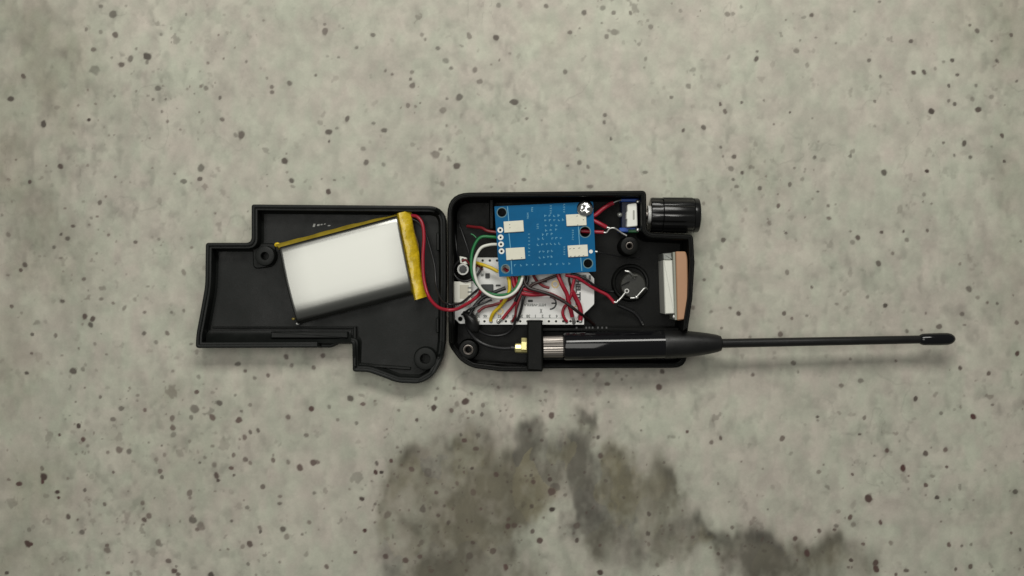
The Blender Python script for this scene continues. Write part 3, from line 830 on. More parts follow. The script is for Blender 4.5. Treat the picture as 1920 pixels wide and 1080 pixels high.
# ---- lid (left half of the enclosure) ---------------------------------------
LZ = 9.0      # rim height
LF = 2.2      # floor height
lid = thing('enclosure_half', 'matte black stepped plastic shell half with the silver battery lying in it', 'enclosure', P(600, 540, 0))
lid_out = [(471, 383, 5), (836, 386, 34), (837, 520), (835, 640, 8), (831, 672, 14), (812, 706, 12), (788, 720, 14), (745, 718, 10),
           (708, 704, 8), (690, 698, 4), (661, 697, 5), (660, 645, 2), (634, 645, 4), (621, 652, 3), (366, 653, 7), (367, 628, 14),
           (376, 580, 20), (384, 535, 14), (385, 455, 6), (471, 455, 11)]


def lid_rim(x, y):
    z = LZ
    if x > 815:
        z -= 2.2 * ramp(x, 815, 832)
    if y > 640 and x > 640:
        z -= 2.0 * ramp(y, 640, 690)
    if y > 644 and 600 < x < 661:
        z -= 3.0
    return z


lid_shell = shell('shell', lid_out, lid_rim,
                  [(0.5, ('b', 0.0)), (0.0, ('b', 0.6)), (0.0, ('t', -0.55)), (0.2, ('t', -0.12)), (0.55, ('t', 0)), (1.0, ('t', -0.02)),
                   (1.25, ('t', -0.18)), (1.35, ('t', -0.75)), (1.95, ('t', -0.8)), (2.15, ('t', -1.1)), (2.3, ('b', LF + 0.8)), (3.0, ('b', LF))],
                  M['plastic_lid'], lid)
# trough along the lower edge where the antenna barrel rests when closed
bm = bmesh.new()
sec = []
for i in range(9):
    a = i / 8
    y = 619 + 24 * a
    z = LF + 0.4 + 5.2 * a ** 1.7
    sec.append((y, z))
rows = []
for x in (386, 430, 480, 530, 580, 630, 658):
    rows.append([P(x, y + 0.4 * math.sin(x), z) for y, z in sec] + [P(x, 645, LF - .5), P(x, 619, LF - .5)])
loft(bm, rows)
from_bm('antenna_trough', bm, M['plastic_lid'], lid, smooth=40)
block('trough_step', rect(508, 622, 652, 634, 1), LF, 6.1, M['plastic_lid'], lid, bev=0.3)
block('rib', rect(398, 612.5, 664, 616, 1), LF - .3, LF + 1.5, M['plastic_lid'], lid, bev=0.25)
block('rib', rect(662, 612.5, 668, 688, 1), LF - .3, LF + 2.4, M['plastic_lid'], lid, bev=0.25)
block('rib', [(672, 681, 2), (770, 688, 2), (770, 694, 2), (672, 687, 2)], LF - .3, LF + 1.0, M['plastic_lid'], lid, bev=0.3)
block('clip', rect(818, 436, 824, 470, 2), LF - .3, 6.0, M['plastic_lid'], lid, bev=0.3)
block('clip', rect(817, 596, 823, 624, 2), LF - .3, 6.0, M['plastic_lid'], lid, bev=0.3)


def boss(px, py, ro, ri, zt, zb, m, parent, insert=None):
    Ro, Ri = L(ro, zt), L(ri, zt)
    b = upright('screw_boss', px, py, zt, [(zb - .4, Ro * 1.18), (zb + .3, Ro * 1.04), (zt - .5, Ro), (zt - .15, Ro * .97), (zt, Ro * .88), (zt, Ri * 1.15), (zt - .2, Ri), (zb + .2, Ri * .96)], m, parent, n=36)
    if insert:
        upright('threaded_insert', px, py, zt, [(zb + 1, Ri * .99), (zt + .05, Ri * .99), (zt + .1, Ri * .9), (zt - .3, Ri * .66), (zb + 1.4, Ri * .62)], insert, b, n=28, cap=False)
    return b


boss(496, 480, 18.5, 7, 6.5, LF, M['plastic_lid'], lid)
boss(797, 673, 21, 9, 6.0, LF, M['plastic_lid'], lid)
# shelf of the boss in the corner and a scuffed moulding mark
block('boss_pad', [(473, 456, 6), (517, 456, 8), (517, 500, 14), (474, 505, 12)], LF - .3, LF + .7, M['plastic_lid'], lid, bev=0.4)
bm = bmesh.new()
for (x, y, w, h) in ((589, 422.5, 4, 6), (597, 422, 4.5, 3.5), (603, 421, 3.5, 2.5), (609, 420, 3, 2), (617, 423, 4.5, 2)):
    prism(bm, pp([(x - w / 2 - .8, y + h / 2, 1), (x + w / 2 - .8, y + h / 2, 1), (x + w / 2 + .8, y - h / 2, 1), (x - w / 2 + .8, y - h / 2, 1)], LF), LF, LF + .05)
o = from_bm('pale_mark', bm, mat('scuff', (0.33, 0.33, 0.31), .6), lid)

# ---- case (right half) --------------------------------------------------------
CZ = 17.0
CF = 2.2
case = thing('enclosure_case', 'black plastic shell half holding circuit boards, wires and antenna', 'enclosure', P(1070, 530, 0))
case_out = [(838, 361, 42), (1212, 357, 9), (1213, 436, 14), (1300, 440, 7), (1303, 492), (1299, 560), (1291, 612), (1289, 640), (1288, 690, 26), (1018, 691),
            (1017, 697, 2), (940, 697, 10), (884, 690, 12), (862, 676, 8), (841, 648, 10)]


def case_rim(x, y):
    z = CZ
    if x > 1017.5 and y > 618:
        z = 8.0
    if x <= 1018 and y > 640:
        z = 9.0 + (CZ - 9.0) * (1 - ramp(y, 600, 668)) * 0.5
    elif x < 860 and y > 600:
        z = CZ - 4.0 * ramp(y, 600, 645)
    return z


shell('shell', case_out, case_rim,
      [(0.6, ('b', 0.0)), (0.0, ('b', 0.8)), (0.0, ('t', -0.7)), (0.2, ('t', -0.2)), (0.5, ('t', 0)), (0.9, ('t', 0)), (1.05, ('t', -0.25)),
       (1.3, ('t', -0.25)), (1.5, ('t', 0.0)), (1.75, ('t', -0.1)), (1.9, ('t', -0.6)), (2.0, ('b', CF + 0.8)), (2.7, ('b', CF))],
      M['plastic'], case)
boss(1180.5, 461, 17, 7, 12.5, CF, M['plastic'], case, M['nickel'])
boss(878, 656, 18, 9.5, 8.5, CF, M['plastic'], case, M['nickel'])
boss(1097, 391, 14, 5, 11.8, CF, M['plastic'], case)
# partition between the boards and the antenna channel
block('partition', rect(1016, 613, 1286, 622, 2), CF - .3, 6.5, M['plastic'], case, bev=0.4)
# upright block holding the antenna socket
block('antenna_bracket', [(989, 601, 3), (1017, 601, 3), (1018, 696, 4), (988, 694, 4)], CF - .3, 15.5, M['plastic'], case, bev=0.5)
block('ledge', [(888, 684, 3), (988, 690, 3), (988, 682, 3), (895, 676, 3)], CF - .3, 5.5, M['plastic'], case, bev=0.5)
block('post', rect(917, 373, 926, 430, 2), CF - .3, 9.5, M['plastic'], case, bev=0.4)
bm = bmesh.new()
for x in (1081, 1099, 1105, 1111, 1121, 1129, 1137):
    prism(bm, pp(rect(x - 1.4, 612.6, x + 1.6, 616.2, .5), 6.5), 6.5, 6.56)
from_bm('pale_mark', bm, mat('faint_grey', (0.07, 0.07, 0.07), .55), case)  # row of small grey ticks on top of the partition

# ------------------------------------------------------------------ battery
bat = thing('battery', 'silver pouch battery edged with yellow tape, lying askew in the black lid', 'battery', P(660, 505, LF))
BQ = [(524, 464), (745, 405), (776, 556), (560, 612)]       # TL TR BR BL of the silver face


def bq(u, v, z):
    tl, tr, br, bl = [Vector(q) for q in BQ]
    p = (tl * (1 - u) + tr * u) * (1 - v) + (bl * (1 - u) + br * u) * v
    # the folded left end is slightly hollow
    p.x -= 3.5 * math.sin(math.pi * min(1, max(0, v))) * (1 - u) ** 6
    return P(p.x, p.y, z)


prof = [(0.015, 2.5), (-0.004, 4.0), (-0.008, 6.4), (0.0, 8.0), (0.014, 8.8), (0.035, 9.2), (0.08, 9.42), (0.25, 9.5), (0.45, 9.55), (0.62, 9.5),
        (0.72, 9.44), (0.80, 9.26), (0.855, 8.85), (0.895, 8.2), (0.925, 7.4), (0.95, 6.3), (0.968, 5.0), (0.975, 3.6), (0.96, 2.4)]
us = [(-0.004, .80), (0.0, .94), (0.007, .988), (0.02, 1.0), (0.2, 1.0), (0.4, 1), (0.6, 1), (0.8, 1), (0.98, 1.0), (0.993, .988), (1.0, .93), (1.003, .8)]
bm = bmesh.new()
loft(bm, [[bq(u, 0.5 + (v - 0.5) * (0.985 + .015 * s), 2.4 + (z - 2.4) * s) for v, z in prof] for u, s in us])
from_bm('pouch', bm, M['pouch'], bat, smooth=60)
# folded seam along the upper long side, wrapped in yellow tape
bm = bmesh.new()
rows = []
for i in range(25):
    t = i / 24
    o_ = Vector((516, 457)).lerp(Vector((764, 395)), t) + Vector((0, 0.8 * math.sin(9 * t) + .5 * math.sin(31 * t)))
    n_ = Vector((525, 466.5)).lerp(Vector((748, 407.5)), t)
    m_ = o_.lerp(n_, .5)
    rows.append([P(o_.x, o_.y, 5.2), P(o_.x + .4, o_.y + 1.5, 5.9 + .15 * math.sin(23 * t)), P(m_.x, m_.y, 6.9 + .15 * math.sin(17 * t)), P(n_.x, n_.y, 7.7), P(n_.x, n_.y + 3, 6.3), P(m_.x, m_.y + 5, 4.5)])
loft(bm, rows)
from_bm('seam_tape', bm, M['kapton_dull'], bat, smooth=50)
# taped end over the protection board
bm = bmesh.new()
rows = []
for i in range(21):
    t = i / 20
    a = Vector((744, 400)).lerp(Vector((777, 563)), t)
    b = Vector((770, 394)).lerp(Vector((800, 556)), t)
    w = [0, .12, .35, .6, .85, 1]
    zt = [7.2, 8.3, 8.5, 8.1, 7.4, 6.4]
    lp = [P(a.x, a.y, 2.6)]
    for q, z in zip(w, zt):
        p = a.lerp(b, q)
        lp.append(P(p.x + 1.2 * math.sin(13 * t + 2) * q, p.y, z + 0.22 * math.sin(27 * t + 5 * q) + .12 * math.sin(51 * t - 3 * q)))
    lp.append(P(b.x, b.y, 2.6))
    rows.append(lp)
loft(bm, rows)
from_bm('end_tape', bm, M['kapton'], bat, smooth=40)
bm = bmesh.new()
rows = []
for i in range(15):
    t = i / 14
    b = Vector((768, 396)).lerp(Vector((795, 545)), t)
    w = 6 * math.sin(math.pi * min(1, t * .9 + .08)) * (0.75 + 0.25 * math.sin(19 * t))
    rows.append([P(b.x - 3, b.y, 3), P(b.x - 2, b.y, 5.8), P(b.x + w, b.y, 5.2), P(b.x + w, b.y, 3)])
loft(bm, rows)
from_bm('tape_edge', bm, M['brownpcb'], bat, smooth=40)
blob('seam_corner', 520, 459, 5.4, 6, M['kapton'], bat, .5, 4.5)
blob('seam_corner', 558, 607, 4.2, 4.2, M['solder'], bat, .5, 3)
blob('seam_corner', 550, 598, 4.6, 3.2, M['kapton_dull'], bat, .5, 2.4)
blob('solder_joint', 773, 404, 6.4, 4.2, M['solder'], bat, .7)

wire([(772, 404, 6.5), (783, 407, 7.6), (792, 420, 8.2), (795, 445, 8.5), (793, 485, 8.6), (795, 525, 9.2), (804, 556, 11), (820, 575, 15), (838, 581, 18.3), (855, 580, 18.0),
      (870, 573, 15), (886, 563, 12), (897, 553, 10), (901, 546, 8.6)], 7.5, M['red'], 'long red lead curving from the silver battery over to the white board')
wire([(772, 410, 6), (786, 418, 6.6), (798, 438, 6.6), (808, 470, 6.4), (815, 500, 6.8), (818, 535, 9), (828, 562, 14.5), (840, 570, 18.2), (852, 571, 17.5), (866, 567, 13.5), (880, 556, 11), (893, 545, 9.2), (899, 540, 8.4)],
     5, M['black'], 'thin black battery lead running beside the long red one')

# ------------------------------------------------------------------ white board
WZ = 8.0
wb = thing('controller_board', 'white circuit board with black print and rows of pin holes under the wires', 'circuit board', P(980, 548, CF))
w_out = pp([(893, 483, 2), (1086, 483, 2), (1086, 511, 1), (1104, 511, 2), (1114, 522, 2), (1114, 570, 2), (1103, 581, 2), (1095, 588, 2), (1095, 608.5, 1),
            (894, 608.5, 1), (886, 606, 1), (862, 607, 2), (851, 596, 2), (850, 528, 1), (893, 527, 1)], WZ)
PITCH = 13.42
hx = [895 + PITCH * i for i in range(15)]
holes = [circle(x, 602.5, 2.4, WZ, 10) for x in hx if x < 1092] + [circle(x, 488.5, 2.4, WZ, 10) for x in (905, 918.5, 932)] + [circle(863, 598, 4.5, WZ, 14)]
plate('board', w_out, holes, WZ - 1.4, WZ, [M['boardwhite'], M['boardedge']], wb)
for y0, y1 in ((599, 606), (486, 492)):
    block('pin_header', rect(905, y0, 1080, y1), CF, WZ - 1.45, M['chip'], wb, bev=.1)
for x in hx:
    if x < 1092:
        bm = bmesh.new()
        ring_bm(bm, x, 602.5, 4.4, 2.3, WZ, .04, 16)
        from_bm('pad', bm, M['silkwhite'], wb)
labels = ['37', '46', '45', '42', '41', '40', '39', '38', '1', '2', '3', '4', '5', '6', '7']
for x, s in zip(hx, labels):
    if x < 1092:
        text('pin_number', s, x + 1.5, 592.5, WZ, 5.2, 180, M['greyink'], wb)
text('model_print', 'HTIT-WB32LA', 1003, 571.5, WZ, 4.6, 180, M['greyink'], wb)
text('maker_print', 'HELTEC', 1083.5, 549, WZ, 8.4, -90, M['ink'], wb, 1.1, .7)
block('printed_mark', rect(990, 562, 999, 566.5, 1), WZ, WZ + .04, M['ink'], wb, bev=0)
text('printed_mark', 'X', 1014.5, 583.6, WZ, 8, 0, M['ink'], wb, .55)
block('print_line', rect(905, 595.9, 1058, 596.6), WZ, WZ + .03, M['greyink'], wb, bev=0)
# rounded E of the CE mark, printed upside down
bm = bmesh.new()


def arc_band(bm, cx, cy, r0, r1, a0, a1, z, th=.04, n=18):
    lo, hi = [], []
    for i in range(n + 1):
        a = math.radians(a0 + (a1 - a0) * i / n)
        hi.append(tuple(P(cx + r1 * math.cos(a), cy + r1 * math.sin(a), z)[:2]))
        lo.append(tuple(P(cx + r0 * math.cos(a), cy + r0 * math.sin(a), z)[:2]))
    for i in range(n):
        prism(bm, [lo[i], hi[i], hi[i + 1], lo[i + 1]], z, z + th)


arc_band(bm, 1031.5, 568.6, 9.6, 12.6, -93, 93, WZ)
prism(bm, pp(rect(1034, 567.2, 1042, 570.2), WZ), WZ, WZ + .04)
from_bm('conformity_mark', bm, M['ink'], wb)
# plated circles and small parts on the board
for x, y, r in ((1041, 533, 7.5), (1081, 579, 6), (938, 584, 6.5)):
    bm = bmesh.new()
    ring_bm(bm, x, y, r, r * .62, WZ, .06, 22)
    from_bm('plated_ring', bm, M['copper'], wb)
block('chip', rect(902, 533, 925, 559, 2), WZ, WZ + 1.1, M['chip'], wb, bev=.15)
block('battery_socket', rect(850, 528, 884, 568, 2), WZ, WZ + 2.6, M['jst'], wb, bev=.25)
block('socket_window', rect(862, 534, 879, 560, 1), WZ + 2.6, WZ + 2.66, mat('socket_floor', (.48, .46, .38), .5), wb, bev=0)
for y in (538, 546, 554):
    block('socket_pin', rect(877, y, 884, y + 2.2), WZ + 2.6, WZ + 2.9, M['greyink'], wb, bev=0)
for x, y, w, h in ((904, 515, 5, 4), (914, 517, 8, 9), (934, 535, 9, 3), (931, 557, 8, 3.5), (1096, 518, 7, 6), (1106, 520, 4, 8), (1021, 528, 9, 3), (999, 531, 6, 5), (955, 493, 7, 5)):
    block('surface_part', rect(x - w / 2, y - h / 2, x + w / 2, y + h / 2, .6), WZ, WZ + .5, M['greyink'] if w < 8 else M['chip'], wb, bev=.08)
for x, y, r in ((1062, 603, 4), (1076, 604, 4.4), (1088.5, 602, 3.8), (935, 602.8, 4.6), (895.5, 602.5, 4.2), (921, 603, 3.4), (960, 603, 3.6)):
    blob('solder_joint', x, y, WZ + .1, r, M['solder'], wb, .45)
# coaxial micro plug beside the board and its moulded clip
cx = thing('coaxial_plug', 'small round silver snap-on coaxial plug beside the white board', 'plug', P(868, 505, CF))
upright('plug_body', 868, 505, 11, [(CF, 1.9), (9.6, 1.9), (9.9, 2.05), (10.8, 2.05), (11, 2.0), (11, 1.62), (10.5, 1.55)], mat('grey_plug_metal', (.42, .42, .40), .4, metal=.4), cx, n=28)
upright('plug_centre', 868, 505, 11, [(10.3, 1.5), (10.9, 1.45), (10.95, 1.2)], M['chip'], cx, n=7, smooth=20)
block('plug_clip', [(861, 480, 2), (875, 483, 2), (877, 496, 2), (863, 494, 2)], CF, 9.9, M['shield'], cx, bev=.25)
block('clip_opening', rect(865, 484, 870, 491, 2), 9.9, 9.98, M['chip'], cx, bev=0)

# ------------------------------------------------------------------ blue board
BZ = 13.4
bb = thing('sensor_board', 'blue circuit board with four cream pads screwed above the white board', 'circuit board', P(1022, 448, CF))
bo = [tuple(P(x, y, BZ)[:2]) for x, y in rounded([(927, 387, 1.5), (1112, 378, 1.5), (1117.5, 509, 1.5), (936, 519, 1.5)], 3)]
bh = [(941, 398.3, 8.2), (1097, 434.8, 9.6), (1102.5, 493.8, 8.0), (947.8, 504, 7.2), (1097, 391, 5)] + [(938, 431.3, 2.3), (938.6, 445, 2.0), (939.4, 458, 2.3), (940.4, 471, 2.3)]
plate('board', bo, [circle(x, y, r, BZ, 28 if r > 4 else 12) for x, y, r in bh], BZ - 1.6, BZ, [M['boardblue'], M['boardedge']], bb)
for (x, y, r) in bh[:4]:
    bm = bmesh.new()
    ring_bm(bm, x, y, r + 1.6, r + .1, BZ, .035, 28)
    from_bm('hole_ring', bm, mat('ring_silk', (.10, .20, .22), .5), bb)
for (x, y, r) in bh[5:]:
    bm = bmesh.new()
    ring_bm(bm, x, y, 5.4, r, BZ, .06, 20)
    from_bm('pin_pad', bm, M['silkwhite'], bb)
for pts in ([(944, 415.5), (981, 413), (982.5, 434), (945.5, 436.5)], [(948, 465.5), (983.5, 463.5), (985, 485.5), (949.5, 488)],
            [(1061, 402.5), (1099, 400.5), (1100, 422.5), (1062.5, 424)], [(1064, 460.5), (1101.5, 458.5), (1103, 480.5), (1065.5, 482.5)]):
    block('cream_pad', [(x, y, 1) for x, y in pts], BZ, BZ + .55, M['cream'], bb, bev=.12)
bm = bmesh.new()
disc(bm, 1108, 471.6, 3.6, BZ)
from_bm('round_pad', bm, M['silkwhite'], bb)
# silkscreen lines and rows of tiny print, too small to read
bm = bmesh.new()


def stroke(bm, x0, y0, x1, y1, w, z):
    a, b = P(x0, y0, z), P(x1, y1, z)
    d = (b - a)
    d.normalize()
    n = Vector((-d.y, d.x, 0)) * L(w, z) / 2
    prism(bm, [tuple((a + n)[:2]), tuple((b + n)[:2]), tuple((b - n)[:2]), tuple((a - n)[:2])], z, z + .03)


for seg in ((951.5, 387, 954, 414.5, 1.3), (954.3, 437, 957, 464.5, 1.3), (958.4, 488, 960, 514, 1.3), (1084.5, 424, 1086.5, 459, 1.3), (1088.8, 483, 1091, 508, 1.3)):
    stroke(bm, *seg, BZ)
rows_ = [(1023, 405, 4, 8.2), (1023, 413.5, 5, 8.2), (1024, 423, 3, 9.5), (1024, 431.5, 3, 9.5), (1018, 439.5, 3, 8.5), (1010, 448, 2, 8), (1036, 447.5, 3, 8),
         (1009, 459, 6, 8), (1012, 472, 4, 7.8), (1012, 482.5, 4, 7.6), (965, 497.5, 10, 11.4)]
for x, y, n, dx in rows_:
    for i in range(n):
        xx = x + i * dx + random.uniform(-.6, .6)
        yy = y - i * .35 + random.uniform(-.6, .6)
        h = random.uniform(3, 4.6)
        stroke(bm, xx - 1.3, yy - h / 2, xx - 1.3 + random.uniform(-.4, .8), yy + h / 2, 1.1, BZ)
        stroke(bm, xx - 1.2, yy + random.uniform(-h / 2, h / 2), xx + 1.7, yy + random.uniform(-h / 2, h / 2), 1.0, BZ)
for x, y, n, dy in ((1032.5, 386, 4, 4.6), (1057.5, 384, 4, 4.4), (992, 439, 7, 6.6), (1058, 463, 4, 4.6), (1074, 432, 5, 4.2), (989.5, 400, 4, 3), (997.5, 390, 3, 3), (1008, 421, 3, 3.6)):
    for i in range(n):
        yy = y + i * dy
        stroke(bm, x - 1.6, yy, x + 1.8, yy + random.uniform(-.8, .8), 1.1, BZ)
        stroke(bm, x + random.uniform(-1.5, 1.5), yy - 1.3, x + random.uniform(-1.5, 1.5), yy + 1.3, .9, BZ)
from_bm('silkscreen', bm, M['silkblue'], bb)
bm = bmesh.new()
for x, y, w in ((955.5, 421, 2), (956, 427, 2), (1070, 480.8, 3), (1078, 480.4, 3), (1086, 479.8, 3), (1094, 479.2, 2.5), (1069, 466.5, 3.5), (1076, 466, 3), (1086, 465, 4), (1082, 405, 2.4), (1083, 421.6, 2.4), (1094, 412, 2), (960, 486, 2), (978, 483, 2)):
    stroke(bm, x - w / 2, y + .5, x + w / 2, y - .5, 1.2, BZ + .55)
from_bm('pad_marks', bm, M['greyink'], bb)
# ------------------------------------------------------------------ screw
sc = thing('screw', 'shiny cross-head screw fixing the corner of the blue board', 'screw', P(1097, 391, BZ))
c0 = P(1097, 390.5, BZ + 1)
bm = bmesh.new()
N, RR = 56, L(15.2, BZ)
rows = []
rad = [0.02, .12, .2, .28, .36, .44, .5, .56, .62, .7, .8, .9, .97, 1.0]
ang0 = 0.55
for r in rad:
    lp = []
    for i in range(N):
        a = 2 * math.pi * i / N
        x, y = r * math.cos(a), r * math.sin(a)
        z = 1.75 * math.sqrt(max(0, 1 - (r * .93) ** 2))
        xr, yr = x * math.cos(ang0) + y * math.sin(ang0), -x * math.sin(ang0) + y * math.cos(ang0)
        if r < .63 and (abs(xr) < .14 or abs(yr) < .14):
            z -= 1.15 * (1 - max(abs(xr), abs(yr)) * .9)
        lp.append((c0.x + RR * x, c0.y + RR * y, BZ + .1 + z))
    rows.append(lp)
rows.append([(c0.x + RR * math.cos(2 * math.pi * i / N), c0.y + RR * math.sin(2 * math.pi * i / N), BZ) for i in range(N)])
loft(bm, rows[::-1])
from_bm('head', bm, M['chrome'], sc, smooth=35)
lathe('shank', (c0.x, c0.y, 0), (0, 0, 1), [(6, .7), (6.6, .95), (BZ, .95)], M['chrome'], sc, n=16)

# ------------------------------------------------------------------ slide switch
SZ = 12.0
sw = thing('push_switch', 'small white and blue switch soldered to red wires inside the case corner', 'switch', P(1180, 403, CF))
block('switch_body', rect(1165, 375, 1196, 433, 2), CF, SZ - 3.2, mat('navy_switch_body', (.006, .010, .035), .5), sw, bev=.3)
block('switch_board', rect(1164, 372.5, 1198, 378, 2), CF + 2, SZ - 1.2, M['swblue'], sw, bev=.25)
block('switch_board', rect(1161, 427, 1192, 435, 2), CF + 2, SZ - 1.2, M['swblue'], sw, bev=.25)
block('switch_board', rect(1178, 430, 1198, 436, 2), CF + 2, SZ - .9, M['swgreen'], sw, bev=.25)
block('white_slider', [(1176, 383, 4), (1194, 380, 4), (1195.5, 424, 3), (1175, 426, 3), (1176, 412, 1), (1174.5, 410, 1), (1175, 398, 1), (1176.5, 396, 1)], SZ - 3.4, SZ + 1.2, M['swwhite'], sw, bev=.25)
block('slider_slot', rect(1186.5, 394, 1190, 412, 2), SZ + 1.2, SZ + 1.26, mat('slot_grey', (.36, .36, .32), .5), sw, bev=0)
for x, y, r in ((1196, 378, 4.2), (1196, 431, 4.2)):
    blob('solder_joint', x, y, SZ - .8, r, M['solder'], sw, .7)
blob('contact_pin', 1162, 403, SZ - 3.0, 5.5, M['steelgrey'], sw, 1.1, 5)

# ------------------------------------------------------------------ knob outside the case
KA = 8.6                 # axis height
kb = thing('knob', 'glossy black ribbed cylinder knob standing out of the case corner', 'knob', P(1262, 403, 0))
k0, k1 = P(1213, 402.5, KA), P(1311, 404.0, KA)
ax = (k1 - k0)
KLEN = ax.length
ax.normalize()
KR = L(33.5, KA)


def flute(a, t, r):
    return r * (1 - 0.05 * min(1, max(0, (math.cos(12 * a) - .55) * 5)))


def kx(px):
    return (px - 1213) / 98 * KLEN


lathe('collar', k0 + ax * kx(1219), ax, [(0, KR * .86), (.15, KR * .95), (.6, KR * .965), (kx(1240) - kx(1219), KR * .96), (kx(1242) - kx(1219), KR * .9)], M['knob'], kb, n=96, rfun=flute)
lathe('grip', k0 + ax * kx(1241), ax, [(0, KR * .9), (.2, KR * .99), (kx(1296) - kx(1241), KR), (kx(1299) - kx(1241), KR * .96), (kx(1300) - kx(1241), KR * .9)], M['knob'], kb, n=96, rfun=flute)
lathe('end_cap', k0 + ax * kx(1299), ax, [(0, KR * .9), (.2, KR * .965), (1.5, KR * .96), (1.95, KR * .93), (2.15, KR * .86)], M['knob'], kb, n=64)
lathe('end_disc', k0 + ax * kx(1309.5), ax, [(0, KR * .6), (.5, KR * .6)], M['steelgrey'], kb, n=40)
lathe('washer', k0 + ax * kx(1214), ax, [(0, L(17, KA)), (kx(1219.5) - kx(1214), L(17, KA))], M['clear'], kb, n=36)
lathe('shaft', k0 + ax * kx(1206), ax, [(0, 1.6), (kx(1222) - kx(1206), 1.6)], M['nickel'], kb, n=20)

# ------------------------------------------------------------------ round push button seen from behind
btn = thing('panel_button', 'round black panel button with bent silver solder tabs in the case floor', 'button', P(1183, 530, CF))
upright('collar', 1183, 530, 5, [(CF, L(36, 5)), (3.6, L(35, 5)), (4.0, L(33, 5)), (3.9, L(30, 5)), (3.2, L(28.5, 5)), (3.1, L(27, 5))], M['plastic'], btn, n=48)
upright('core', 1187, 535, 5.6, [(CF, L(25, 6)), (5.2, L(24, 6)), (5.6, L(22, 6))], mat('dark_olive_plastic', (.024, .024, .020), .28), btn, n=32)
block('tab_slot', [(1162, 536, 1), (1180, 527, 1), (1181, 529, 1), (1163, 538, 1)], 6.2, 6.4, M['plastic'], btn, bev=.05)


def tab(pts, w):
    bm = bmesh.new()
    tube_bm(bm, [P(*p) for p in pts], L(w, 8) / 2, n=8, sub=4)
    return from_bm('solder_tab', bm, M['solder'], btn, smooth=50)


tab([(1172, 508, 8.2), (1180, 510, 8.4), (1187, 516, 7.6), (1194, 516, 6.5)], 4.6)
tab([(1182, 511, 8.2), (1186, 517, 7.4), (1190, 522, 6.3)], 3.2)
tab([(1182, 559, 7.4), (1192, 558, 7.6), (1197, 553, 7.6), (1209, 540, 7.0), (1213, 542, 6.0)], 4.0)
blob('solder_joint', 1193.5, 557.5, 7.7, 4.0, M['solder'], btn, .7)
tab([(1155, 569, 8.6), (1165, 558, 7.8), (1172, 549, 6.9)], 4.6)
bm = bmesh.new()
ring_bm(bm, 1175, 545.5, 4.4, 2.6, 6.6, .5, 18)
from_bm('solder_tab', bm, M['solder'], btn)

# ------------------------------------------------------------------ ceramic patch antenna on edge
GZ = 15.6
ga = thing('patch_antenna', 'salmon ceramic patch antenna with white metal shield standing on edge', 'antenna', P(1267, 537, CF))
block('shield_can', [(1243.5, 488, 1.5), (1261, 488, 1.5), (1265, 588, 1.5), (1247, 589, 1.5)], CF, GZ - .6, M['shield'], ga, bev=.3)
block('shield_frame', [(1243, 475, 1.5), (1259.5, 474, 1.5), (1260.5, 487.5, .5), (1243.6, 487.5, .5)], CF, GZ - 1.6, M['steelgrey'], ga, bev=.25)
block('carrier_board', [(1261.5, 473, .5), (1266, 472.5, .5), (1269.5, 600, .5), (1265.5, 600, .5)], CF, GZ - .4, M['boardedge'], ga, bev=.1)
block('ceramic', [(1267, 471.5, 3), (1286, 471.5, 4), (1289, 484, 6), (1291, 598, 4), (1270, 601, 3)], CF, GZ, M['ceramic'], ga, bev=.35)
block('foam_strip', [(1287, 476, 2), (1292, 480, 2), (1294, 594, 2), (1290, 597, 2)], CF, GZ - 3.5, M['darkred'], ga, bev=.3)
blob('solder_joint', 1264, 594, GZ - 2, 4.6, M['solder'], ga, .8, 6)
blob('solder_joint', 1291, 522, GZ - 2.6, 3.4, M['copper'], ga, .8, 6)

# ------------------------------------------------------------------ antenna
AZ0, AZ1 = 11.5, 8.6
an = thing('whip_antenna', 'long black whip antenna with thick glossy barrel screwed to the case', 'antenna', P(1400, 643, AZ1))
a0, a1 = P(1014, 650.5, AZ0), P(1790, 635.2, AZ1)
adir = (a1 - a0)
ALEN = adir.length
adir.normalize()


def at(px):
    return (px - 1014) / (1790 - 1014) * ALEN


def an_part(name, px0, prof, m, n=40, rfun=None, smooth=35):
    return lathe(name, a0 + adir * at(px0), adir, [(at(px) - at(px0), L(w / 2, 11)) for px, w in prof], m, an, n, smooth, rfun)


def knurl(a, t, r):
    return r * (1 + 0.030 * math.cos(26 * a))


an_part('knurled_nut', 1017, [(1017, 30), (1018.5, 38), (1054.5, 39), (1056, 33)], M['nickel'], 104, knurl, 25)
an_part('barrel', 1055, [(1055, 40), (1056.5, 50), (1060, 53), (1140, 53.5), (1238, 53.5), (1244, 53.2)], M['gloss'])
an_part('taper', 1243, [(1243, 53.2), (1248, 54), (1275, 52), (1300, 47), (1325, 40), (1343, 33), (1350, 28), (1352, 18)], M['rubber'])
an_part('whip', 1349, [(1349, 18), (1351, 17.2), (1500, 16.4), (1727, 15.4), (1729, 14)], M['rubber'], 24)
an_part('tip_cap', 1724, [(1724, 16), (1726, 19), (1730, 22), (1760, 23.4), (1776, 23), (1783, 20), (1788, 13), (1790.5, 6)], M['gloss'], 32)

# gold socket behind the bracket
cn = thing('coaxial_socket', 'gold-plated antenna socket nut on the black bracket', 'connector', P(978, 648, CF))
g0 = P(962, 652.5, AZ0)
gd = Vector((1, -0.02, 0)).normalized()


def gx(px):
    return L(px - 962, AZ0)


